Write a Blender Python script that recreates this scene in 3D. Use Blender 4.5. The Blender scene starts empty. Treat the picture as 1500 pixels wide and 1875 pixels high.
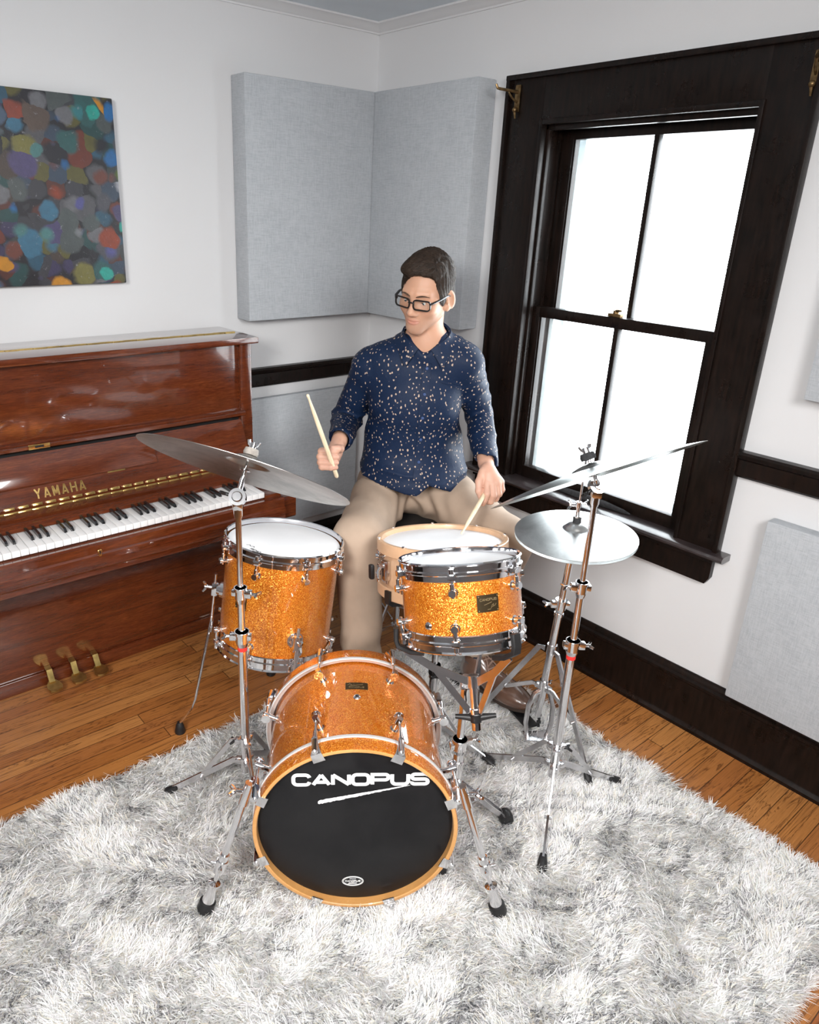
import bpy, bmesh, math, random
import numpy as np
from mathutils import Vector, Matrix
random.seed(7); rng = np.random.default_rng(7)
SC = bpy.context.scene
COL = SC.collection
PI = math.pi
V = lambda *a: np.array(a, float)
def nz(v):
    v = np.asarray(v, float); return v / np.linalg.norm(v)

# ------------------------------------------------------------------ camera
CAM = V(-2.2641, -2.7209, 1.66)
CR, CU, CF = V(.7819, -.6228, .0288), V(.2010, .2955, .9339), V(.5901, .7245, -.3563)
cd = bpy.data.cameras.new('camera'); cam = bpy.data.objects.new('camera', cd); COL.objects.link(cam)
R = Matrix((CR, CU, -CF)).transposed().to_4x4()
cam.matrix_world = Matrix.Translation(Vector(CAM)) @ R
cd.sensor_fit = 'HORIZONTAL'; cd.sensor_width = 36; cd.lens = 36 * 1345.69 / 1500
cd.shift_x = (750 - 653.0) / 1500; cd.shift_y = (897.26 - 937.5) / 1500
cd.clip_start = .05
SC.camera = cam

# ------------------------------------------------------------------ materials
def M(name):
    m = bpy.data.materials.new(name); m.use_nodes = True
    nt = m.node_tree; b = nt.nodes['Principled BSDF']
    return m, nt, b
def nd(nt, t, **k):
    n = nt.nodes.new(t)
    for a, v in k.items():
        if a.startswith('i_'):
            key = a[2:]; key = int(key) if key.isdigit() else key.replace('_', ' ')
            if hasattr(v, 'is_linked') : nt.links.new(v, n.inputs[key])
            else: n.inputs[key].default_value = v
        else: setattr(n, a, v)
    return n
def mth(nt, op, a, b=0., c=0.):
    n = nt.nodes.new('ShaderNodeMath'); n.operation = op
    for i, v in enumerate((a, b, c)):
        if hasattr(v, 'is_linked'): nt.links.new(v, n.inputs[i])
        else: n.inputs[i].default_value = v
    return n.outputs[0]
def mixc(nt, f, a, b):
    n = nt.nodes.new('ShaderNodeMix'); n.data_type = 'RGBA'
    for i, v in ((0, f), (6, a), (7, b)):
        if hasattr(v, 'is_linked'): nt.links.new(v, n.inputs[i])
        else: n.inputs[i].default_value = v if i == 0 else (*v, 1)[:4]
    return n.outputs[2]
def ramp(nt, f, stops):
    n = nt.nodes.new('ShaderNodeValToRGB'); nt.links.new(f, n.inputs[0])
    e = n.color_ramp.elements
    while len(e) < len(stops): e.new(.5)
    for x, (p, c) in zip(e, stops): x.position = p; x.color = (*c, 1)[:4]
    return n.outputs[0]
def coord(nt, scale=(1, 1, 1), rot=(0, 0, 0), src='Object'):
    t = nt.nodes.new('ShaderNodeTexCoord'); mp = nt.nodes.new('ShaderNodeMapping')
    nt.links.new(t.outputs[src], mp.inputs[0]); mp.inputs['Scale'].default_value = scale; mp.inputs['Rotation'].default_value = rot
    return mp.outputs[0]
def noise(nt, vec, scale, detail=3., rough=.5, dist=0.):
    n = nt.nodes.new('ShaderNodeTexNoise'); nt.links.new(vec, n.inputs['Vector'])
    n.inputs['Scale'].default_value = scale; n.inputs['Detail'].default_value = detail
    n.inputs['Roughness'].default_value = rough; n.inputs['Distortion'].default_value = dist
    return n.outputs['Fac']
def bump(nt, b, h, s=.2, d=.002):
    n = nt.nodes.new('ShaderNodeBump'); nt.links.new(h, n.inputs['Height'])
    n.inputs['Strength'].default_value = s; n.inputs['Distance'].default_value = d
    nt.links.new(n.outputs[0], b.inputs['Normal'])
def simple(name, col, rough=.5, metal=0., coat=0., var=.0, vs=8., bmp=0., bs=200., spec=None):
    m, nt, b = M(name)
    b.inputs['Roughness'].default_value = rough; b.inputs['Metallic'].default_value = metal
    b.inputs['Coat Weight'].default_value = coat; b.inputs['Coat Roughness'].default_value = .05
    if spec is not None: b.inputs['Specular IOR Level'].default_value = spec
    c = coord(nt)
    f = noise(nt, c, vs, 4)
    lo = tuple(x * (1 - var) for x in col); hi = tuple(min(1, x * (1 + var)) for x in col)
    nt.links.new(ramp(nt, f, [(.3, lo), (.7, hi)]), b.inputs['Base Color'])
    if bmp: bump(nt, b, noise(nt, c, bs, 3), bmp)
    return m

MAT = {}
MAT['wall'] = simple('wall_paint', (.64, .64, .65), .6, var=.015, vs=1.5, bmp=.05, bs=60)
MAT['wall_dark'] = simple('grey_wall_paint', (.62, .62, .63), .7, var=.03)
MAT['ceiling'] = simple('ceiling_paint', (.72, .79, .84), .8, var=.02)
MAT['trim_white'] = simple('white_trim_paint', (.66, .66, .67), .45)
def mk_darkwood():
    m, nt, b = M('dark_stained_wood')
    c = coord(nt, (1, 1, 1)); g = noise(nt, coord(nt, (30, 30, 4)), 3, 5)
    w = noise(nt, c, 9, 6, .7)
    base = ramp(nt, g, [(.3, (.0035, .0026, .0021)), (.75, (.013, .0068, .005))])
    wear = ramp(nt, noise(nt, coord(nt, (14, 14, 14)), 6, 8, .8), [(.70, (0, 0, 0)), (.80, (1, 1, 1))])
    nt.links.new(mixc(nt, mth(nt, 'MULTIPLY', wear, .14), base, (.12, .09, .07)), b.inputs['Base Color'])
    nt.links.new(ramp(nt, w, [(.3, (.22,) * 3), (.7, (.42,) * 3)]), b.inputs['Roughness']); b.inputs['Specular IOR Level'].default_value = .22
    bump(nt, b, g, .15, .001)
    return m
MAT['darkwood'] = mk_darkwood()
def mk_floor():
    m, nt, b = M('oak_strip_floor')
    t = nt.nodes.new('ShaderNodeTexCoord'); s = nt.nodes.new('ShaderNodeSeparateXYZ'); nt.links.new(t.outputs['Object'], s.inputs[0])
    X, Y = s.outputs[0], s.outputs[1]
    W = .0572
    yr = mth(nt, 'DIVIDE', Y, W); row = mth(nt, 'FLOOR', yr); fy = mth(nt, 'FRACT', yr)
    wn = nd(nt, 'ShaderNodeTexWhiteNoise', noise_dimensions='1D'); nt.links.new(row, wn.inputs['W'])
    xs = mth(nt, 'ADD', mth(nt, 'DIVIDE', X, 1.5), mth(nt, 'MULTIPLY', wn.outputs[0], 7.3))
    pl = mth(nt, 'FLOOR', xs); fx = mth(nt, 'FRACT', xs)
    wn2 = nd(nt, 'ShaderNodeTexWhiteNoise', noise_dimensions='2D'); cb = nd(nt, 'ShaderNodeCombineXYZ')
    nt.links.new(row, cb.inputs[0]); nt.links.new(pl, cb.inputs[1]); nt.links.new(cb.outputs[0], wn2.inputs['Vector'])
    rnd = wn2.outputs[0]
    # grain
    gc = nd(nt, 'ShaderNodeCombineXYZ')
    nt.links.new(mth(nt, 'ADD', mth(nt, 'MULTIPLY', X, .95), mth(nt, 'MULTIPLY', rnd, 40.)), gc.inputs[0])
    nt.links.new(mth(nt, 'MULTIPLY', Y, 13.), gc.inputs[1]); nt.links.new(mth(nt, 'MULTIPLY', rnd, 9.), gc.inputs[2])
    n1 = noise(nt, gc.outputs[0], 1.6, 5, .6, 1.2)
    rings = mth(nt, 'FRACT', mth(nt, 'MULTIPLY', n1, 8.))
    grain = ramp(nt, rings, [(0., (1, 1, 1)), (.16, (0, 0, 0)), (.85, (.15,) * 3), (1., (1, 1, 1))])
    fc = nd(nt, 'ShaderNodeCombineXYZ'); nt.links.new(mth(nt, 'MULTIPLY', X, 7.), fc.inputs[0]); nt.links.new(mth(nt, 'MULTIPLY', Y, 320.), fc.inputs[1])
    fine = noise(nt, fc.outputs[0], 1., 4, .65)
    base = ramp(nt, rnd, [(0., (.33, .115, .028)), (.35, (.43, .17, .044)), (.7, (.50, .22, .066)), (1., (.30, .092, .022))])
    dark = mixc(nt, mth(nt, 'MULTIPLY', grain, .78), base, (.075, .022, .006))
    fr = ramp(nt, fine, [(.35, (0, 0, 0)), (.62, (1, 1, 1))])
    dark = mixc(nt, mth(nt, 'MULTIPLY', mth(nt, 'SUBTRACT', 1., fr), .35), dark, (.13, .045, .013))
    e = mth(nt, 'MINIMUM', fy, mth(nt, 'SUBTRACT', 1., fy)); ex = mth(nt, 'MINIMUM', fx, mth(nt, 'SUBTRACT', 1., fx))
    seam = mth(nt, 'MAXIMUM', mth(nt, 'LESS_THAN', e, .022), mth(nt, 'LESS_THAN', ex, .0009))
    nt.links.new(mixc(nt, mth(nt, 'MULTIPLY', seam, .8), dark, (.015, .006, .003)), b.inputs['Base Color'])
    b.inputs['Roughness'].default_value = .32
    nt.links.new(ramp(nt, noise(nt, t.outputs['Object'], 7, 4), [(.3, (.26,) * 3), (.7, (.42,) * 3)]), b.inputs['Roughness'])
    bump(nt, b, mth(nt, 'SUBTRACT', fine, seam), .18, .0015)
    return m
MAT['floor'] = mk_floor()
MAT['sillwood'] = simple('worn_glossy_sill', (.030, .022, .022), .28, coat=.9, var=.4, vs=25, spec=.8)
def mk_wood(name, c0, c1, c2, sc=(2, 26, 26), rough=.15, coat=1., nscale=1.5, dk=.5):
    m, nt, b = M(name)
    c = coord(nt, sc)
    n1 = noise(nt, c, nscale, 5, .6, .8)
    r = mth(nt, 'FRACT', mth(nt, 'MULTIPLY', n1, 5.))
    fine = noise(nt, coord(nt, tuple(x * 6 for x in sc)), 2., 4, .7)
    a = ramp(nt, n1, [(.25, c0), (.5, c1), (.75, c2)])
    gr = ramp(nt, r, [(0., (1, 1, 1)), (.2, (0, 0, 0)), (.9, (.1,) * 3), (1., (1, 1, 1))])
    a = mixc(nt, mth(nt, 'MULTIPLY', gr, dk * .6), a, tuple(x * .35 for x in c0))
    a = mixc(nt, mth(nt, 'MULTIPLY', ramp(nt, fine, [(.45, (1, 1, 1)), (.6, (0, 0, 0))]), dk), a, tuple(x * .5 for x in c0))
    nt.links.new(a, b.inputs['Base Color'])
    b.inputs['Roughness'].default_value = rough; b.inputs['Coat Weight'].default_value = coat; b.inputs['Coat Roughness'].default_value = .04
    return m
MAT['piano'] = mk_wood('polished_mahogany', (.075, .016, .006), (.125, .027, .0085), (.185, .045, .013), dk=.45)
MAT['maple'] = mk_wood('maple', (.58, .35, .20), (.64, .40, .24), (.69, .45, .28), (6, 6, 3), .35, .3, 1., .08)
MAT['hoopwood'] = mk_wood('amber_maple', (.50, .24, .075), (.56, .28, .09), (.62, .33, .12), (8, 8, 8), .35, .4, 1., .1)
MAT['stick'] = mk_wood('hickory', (.72, .56, .36), (.80, .66, .46), (.84, .72, .54), (20, 20, 3), .45, .1, 1., .1)
MAT['chrome'] = simple('chrome', (.86, .86, .88), .07, 1.)
MAT['steel'] = simple('brushed_steel', (.72, .72, .74), .2, 1., var=.06, vs=60)
MAT['silver'] = simple('silver_paint', (.62, .62, .62), .35, .4)
MAT['brass'] = simple('brass', (.72, .50, .18), .22, 1., var=.15, vs=40)
MAT['oldbrass'] = simple('worn_brass', (.50, .36, .13), .36, 1., var=.3, vs=30)
MAT['agedmetal'] = simple('aged_bronze', (.20, .13, .06), .4, .9, var=.5, vs=60)
MAT['rubber'] = simple('black_rubber', (.010, .010, .011), .45)
MAT['blackplastic'] = simple('black_plastic', (.008, .008, .009), .3)
MAT['blackkey'] = simple('ebony_key', (.008, .008, .009), .2, coat=.5)
MAT['ivory'] = simple('ivory_key', (.82, .82, .82), .2, coat=.4)
MAT['coated'] = simple('coated_drumhead', (.84, .84, .85), .55, var=.02, vs=10, bmp=.05, bs=500)
MAT['red'] = simple('red_tape', (.65, .03, .025), .5)
MAT['white'] = simple('white_print', (.82, .82, .82), .5)
MAT['darkprint'] = simple('dark_print', (.03, .03, .035), .5)
MAT['felt'] = simple('grey_felt', (.33, .30, .27), .95, var=.2, vs=90, bmp=.6, bs=300)
MAT['blackfelt'] = simple('black_felt', (.022, .022, .024), .95, var=.4, vs=120)
MAT['vinyl'] = simple('black_vinyl', (.012, .012, .013), .38, bmp=.1, bs=120)
MAT['badge'] = simple('bronze_badge', (.060, .042, .020), .35, .7, var=.2, vs=30)
MAT['badgeink'] = simple('badge_etching', (.40, .30, .16), .35, .8)
MAT['tape'] = simple('gap_shade_and_lash', (.004, .003, .003), .6)  # shade of holes and gaps put into a near-black colour; also eyelashes
MAT['frost'] = simple('pale_outer_frame', (.80, .86, .88), .5)
def mk_sparkle(name, lo, mid, hi, scale):
    m, nt, b = M(name)
    c = coord(nt)
    v = nd(nt, 'ShaderNodeTexVoronoi', feature='F1'); nt.links.new(c, v.inputs['Vector']); v.inputs['Scale'].default_value = scale
    sp = nd(nt, 'ShaderNodeSeparateColor'); nt.links.new(v.outputs['Color'], sp.inputs[0])
    nt.links.new(ramp(nt, sp.outputs[0], [(.0, lo), (.55, mid), (.93, hi)]), b.inputs['Base Color'])
    g = nd(nt, 'ShaderNodeNewGeometry')
    sub = nd(nt, 'ShaderNodeVectorMath', operation='SUBTRACT'); nt.links.new(v.outputs['Color'], sub.inputs[0]); sub.inputs[1].default_value = (.5, .5, .5)
    scl = nd(nt, 'ShaderNodeVectorMath', operation='SCALE'); nt.links.new(sub.outputs[0], scl.inputs[0]); scl.inputs['Scale'].default_value = .62
    ad = nd(nt, 'ShaderNodeVectorMath', operation='ADD'); nt.links.new(scl.outputs[0], ad.inputs[0]); nt.links.new(g.outputs['Normal'], ad.inputs[1])
    no = nd(nt, 'ShaderNodeVectorMath', operation='NORMALIZE'); nt.links.new(ad.outputs[0], no.inputs[0])
    nt.links.new(no.outputs[0], b.inputs['Normal'])
    b.inputs['Metallic'].default_value = .55; b.inputs['Roughness'].default_value = .30
    b.inputs['Coat Weight'].default_value = 1.; b.inputs['Coat Roughness'].default_value = .04
    return m
MAT['sparkle'] = mk_sparkle('orange_sparkle_wrap', (.46, .088, .0025), (.68, .170, .005), (1., .46, .065), 640.)
def mk_cymbal(name, col, rough=.24, tarn=.5):
    m, nt, b = M(name)
    t = nt.nodes.new('ShaderNodeTexCoord'); s = nd(nt, 'ShaderNodeSeparateXYZ'); nt.links.new(t.outputs['Object'], s.inputs[0])
    r = mth(nt, 'SQRT', mth(nt, 'ADD', mth(nt, 'MULTIPLY', s.outputs[0], s.outputs[0]), mth(nt, 'MULTIPLY', s.outputs[1], s.outputs[1])))
    cb = nd(nt, 'ShaderNodeCombineXYZ'); nt.links.new(mth(nt, 'MULTIPLY', r, 300.), cb.inputs[0])
    lath = noise(nt, cb.outputs[0], 1., 3, .7)
    bl = noise(nt, t.outputs['Object'], 9, 5, .65, .6)
    dk = tuple(x * (1 - tarn) for x in col)
    cc = ramp(nt, bl, [(.35, dk), (.62, col)])
    nt.links.new(mixc(nt, mth(nt, 'MULTIPLY', lath, .55), cc, dk), b.inputs['Base Color'])
    b.inputs['Metallic'].default_value = 1.; b.inputs['Roughness'].default_value = rough
    bump(nt, b, lath, .35, .0006)
    return m
MAT['cymbal'] = mk_cymbal('aged_cymbal', (.52, .50, .47), .34, .50)
MAT['hihat'] = mk_cymbal('bright_cymbal', (.84, .85, .84), .30, .34)
MAT['crash'] = mk_cymbal('silver_cymbal', (.58, .59, .57), .28, .3)
def mk_fabric(name, a, bcol, sc=520.):
    m, nt, b = M(name)
    c = coord(nt)
    h1 = noise(nt, coord(nt, (1, 1, .05)), sc, 2, .7); h2 = noise(nt, coord(nt, (.05, .05, 1)), sc, 2, .7)
    f = mth(nt, 'MULTIPLY', mth(nt, 'ADD', h1, h2), .5)
    f2 = mth(nt, 'ADD', mth(nt, 'MULTIPLY', f, .85), mth(nt, 'MULTIPLY', noise(nt, c, 14, 5, .7), .15))
    nt.links.new(ramp(nt, f2, [(.40, bcol), (.56, a)]), b.inputs['Base Color'])
    b.inputs['Roughness'].default_value = .95; b.inputs['Specular IOR Level'].default_value = .1
    bump(nt, b, f, .3, .001)
    return m
MAT['panel'] = mk_fabric('grey_linen', (.455, .475, .50), (.355, .375, .40), 640.)
def mk_glass():
    m, nt, b = M('window_glass'); nt.nodes.remove(b)
    o = nt.nodes['Material Output']
    tr = nd(nt, 'ShaderNodeBsdfTransparent'); gl = nd(nt, 'ShaderNodeBsdfGlossy'); gl.inputs['Roughness'].default_value = .02
    fr = nd(nt, 'ShaderNodeFresnel'); fr.inputs['IOR'].default_value = 1.45
    n = noise(nt, coord(nt), 6, 3)
    tr.inputs[0].default_value = (.97, .985, .985, 1)
    mx = nd(nt, 'ShaderNodeMixShader'); nt.links.new(mth(nt, 'MULTIPLY', fr.outputs[0], mth(nt, 'ADD', .6, mth(nt, 'MULTIPLY', n, .3))), mx.inputs[0]); nt.links.new(tr.outputs[0], mx.inputs[1]); nt.links.new(gl.outputs[0], mx.inputs[2])
    nt.links.new(mx.outputs[0], o.inputs[0])
    return m
MAT['glass'] = mk_glass()
def mk_blackhead():
    m, nt, b = M('black_drumhead')
    f = noise(nt, coord(nt), 9, 6, .65, .6)
    nt.links.new(ramp(nt, f, [(.35, (.005, .005, .006)), (.75, (.013, .013, .014))]), b.inputs['Base Color'])
    nt.links.new(ramp(nt, f, [(.35, (.36,) * 3), (.75, (.55,) * 3)]), b.inputs['Roughness']); b.inputs['Specular IOR Level'].default_value = .25
    return m
MAT['blackhead'] = mk_blackhead()
def mk_painting():
    m, nt, b = M('dabbed_acrylic')
    c = coord(nt)
    w = nd(nt, 'ShaderNodeTexNoise'); nt.links.new(c, w.inputs['Vector']); w.inputs['Scale'].default_value = 22; w.inputs['Detail'].default_value = 5
    ad = nd(nt, 'ShaderNodeVectorMath', operation='MULTIPLY_ADD'); nt.links.new(w.outputs['Color'], ad.inputs[0]); ad.inputs[1].default_value = (.035,) * 3; nt.links.new(c, ad.inputs[2])
    def dabs(scale, off, cols, r0, r1):
        o = nd(nt, 'ShaderNodeVectorMath', operation='ADD'); nt.links.new(ad.outputs[0], o.inputs[0]); o.inputs[1].default_value = (off, off * .7, off * 1.3)
        fl_ = nd(nt, 'ShaderNodeVectorMath', operation='MULTIPLY'); nt.links.new(o.outputs[0], fl_.inputs[0]); fl_.inputs[1].default_value = (1, 0, 1)
        v = nd(nt, 'ShaderNodeTexVoronoi', feature='F1'); nt.links.new(fl_.outputs[0], v.inputs['Vector']); v.inputs['Scale'].default_value = scale; v.inputs['Randomness'].default_value = .85
        sp = nd(nt, 'ShaderNodeSeparateColor'); nt.links.new(v.outputs['Color'], sp.inputs[0])
        c_ = ramp(nt, sp.outputs[0], [((i + .5) / len(cols), k) for i, k in enumerate(cols)])
        r_ = mth(nt, 'MULTIPLY_ADD', sp.outputs[1], r1 - r0, r0)
        return c_, mth(nt, 'SUBTRACT', 1., ramp(nt, mth(nt, 'DIVIDE', v.outputs['Distance'], r_), [(.80, (0, 0, 0)), (1., (1, 1, 1))])), v.outputs['Distance']
    dk = [(.012, .012, .016), (.05, .05, .06), (.10, .03, .02), (.045, .07, .11), (.12, .11, .03), (.05, .04, .10), (.02, .07, .07), (.10, .10, .11), (.03, .10, .16), (.16, .035, .02), (.07, .05, .04), (.05, .06, .06)]
    br = [(.02, .16, .42), (.08, .22, .22), (.16, .02, .04), (.12, .18, .02), (.03, .40, .33), (.42, .43, .48), (.62, .27, .02), (.10, .10, .32), (.30, .05, .015), (.17, .15, .34), (.04, .22, .25), (.12, .10, .13)]
    c1, m1, d1 = dabs(17., .0, dk, .6, .9)
    c2, m2, d2 = dabs(13., 3.1, [tuple(min(1, x * 1.7) for x in k) for k in dk[::-1]], .40, .72)
    c3, m3, d3 = dabs(11.5, 7.7, br, .26, .56)
    col = mixc(nt, m3, mixc(nt, m2, mixc(nt, m1, (.018, .017, .022), c1), c2), c3)
    for n in nt.nodes:
        if n.bl_idname == 'ShaderNodeValToRGB' and len(n.color_ramp.elements) > 4: n.color_ramp.interpolation = 'CONSTANT'
    st = noise(nt, coord(nt, (1, 1, 1), (0, .6, 0)), 55, 6, .75)
    dark = mixc(nt, mth(nt, 'MULTIPLY', noise(nt, c, 30, 5, .7), .6), col, (.03, .03, .035))
    fl = ramp(nt, st, [(.62, (0, 0, 0)), (.70, (1, 1, 1))])
    out = mixc(nt, mth(nt, 'MULTIPLY', fl, .45), dark, (.40, .40, .44))
    out2 = mixc(nt, mth(nt, 'MULTIPLY', st, .5), out, mixc(nt, .5, out, (.02, .02, .02)))
    nt.links.new(out2, b.inputs['Base Color']); b.inputs['Roughness'].default_value = .4
    bump(nt, b, st, .4, .003)
    return m
MAT['painting'] = mk_painting()
def vcol(name, rough, attr='Col', sss=0., spec=.4, bmp=0., bs=300., sheen=0.):
    m, nt, b = M(name)
    a = nd(nt, 'ShaderNodeVertexColor', layer_name=attr)
    f = noise(nt, coord(nt), 120, 3)
    nt.links.new(mixc(nt, mth(nt, 'MULTIPLY', f, .12), a.outputs[0], (.25, .2, .18)) if sss else a.outputs[0], b.inputs['Base Color'])
    b.inputs['Roughness'].default_value = rough; b.inputs['Specular IOR Level'].default_value = spec
    if sss:
        b.inputs['Subsurface Weight'].default_value = sss; b.inputs['Subsurface Radius'].default_value = (.008, .003, .0015); b.inputs['Subsurface Scale'].default_value = .6
    if bmp: bump(nt, b, noise(nt, coord(nt), bs, 3), bmp, .001)
    return m
MAT['skin'] = vcol('skin', .48, sss=.12, bmp=.06)
MAT['strand'] = vcol('hair_strand', .55, spec=.18)
MAT['pile'] = vcol('shag_pile', .75, spec=.15)
_m = MAT['pile']; _nt = _m.node_tree; _b = _nt.nodes['Principled BSDF']; _t = nd(_nt, 'ShaderNodeBsdfTranslucent'); _a = nd(_nt, 'ShaderNodeVertexColor', layer_name='Col'); _nt.links.new(_a.outputs[0], _t.inputs[0])
_x = nd(_nt, 'ShaderNodeMixShader'); _x.inputs[0].default_value = .38; _nt.links.new(_b.outputs[0], _x.inputs[1]); _nt.links.new(_t.outputs[0], _x.inputs[2]); _nt.links.new(_x.outputs[0], _nt.nodes['Material Output'].inputs[0])
def mk_shirt():
    m, nt, b = M('navy_print_shirt')
    c = coord(nt, (1.15, 1.15, .82), (.35, .25, 0))
    w = nd(nt, 'ShaderNodeTexNoise'); nt.links.new(c, w.inputs['Vector']); w.inputs['Scale'].default_value = 60
    ad = nd(nt, 'ShaderNodeVectorMath', operation='MULTIPLY_ADD'); nt.links.new(w.outputs['Color'], ad.inputs[0]); ad.inputs[1].default_value = (.012,) * 3; nt.links.new(c, ad.inputs[2])
    v = nd(nt, 'ShaderNodeTexVoronoi', feature='F1'); nt.links.new(ad.outputs[0], v.inputs['Vector']); v.inputs['Scale'].default_value = 74.; v.inputs['Randomness'].default_value = .66
    dot = ramp(nt, v.outputs['Distance'], [(.205, (1, 1, 1)), (.25, (0, 0, 0))])
    f = noise(nt, c, 500, 2)
    base = ramp(nt, f, [(.3, (.0022, .0095, .031)), (.7, (.0040, .0150, .048))])
    nt.links.new(mixc(nt, dot, base, (.42, .315, .245)), b.inputs['Base Color'])
    b.inputs['Roughness'].default_value = .6; b.inputs['Specular IOR Level'].default_value = .22
    bump(nt, b, noise(nt, c, 26, 5, .6), .35, .006)
    return m
MAT['shirt'] = mk_shirt()
MAT['shirtplain'] = simple('navy_cotton', (.010, .022, .075), .6)
MAT['khaki'] = simple('khaki_twill', (.375, .28, .21), .85, var=.05, vs=20, bmp=.12, bs=700)
MAT['shoe'] = simple('brown_leather', (.115, .062, .042), .26, coat=.5, var=.15, vs=14, bmp=.05, bs=90)
MAT['sole'] = simple('dark_sole', (.035, .022, .016), .5)
MAT['lace'] = simple('shoe_lace', (.24, .15, .115), .7)
MAT['sock'] = simple('dark_sock', (.02, .025, .04), .9)
def mk_hair():
    m, nt, b = M('dark_brown_hair')
    f = noise(nt, coord(nt, (1, 1, .25)), 130, 4, .7)
    g = nd(nt, 'ShaderNodeVertexColor', layer_name='Col')
    k = ramp(nt, f, [(.3, (.25, .25, .25)), (.7, (1.9, 1.9, 1.9))])
    mx = nd(nt, 'ShaderNodeMix', data_type='RGBA', blend_type='MULTIPLY'); mx.inputs[0].default_value = 1
    nt.links.new(g.outputs[0], mx.inputs[6]); nt.links.new(k, mx.inputs[7])
    nt.links.new(mx.outputs[2], b.inputs['Base Color']); b.inputs['Roughness'].default_value = .55; b.inputs['Specular IOR Level'].default_value = .3
    bump(nt, b, f, .6, .002)
    return m
MAT['hair'] = mk_hair()
MAT['eye'] = simple('eye_white', (.75, .73, .70), .2)
MAT['iris'] = simple('blue_grey_iris', (.055, .07, .08), .2)
MAT['button'] = simple('blue_button', (.03, .06, .16), .3)

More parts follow.
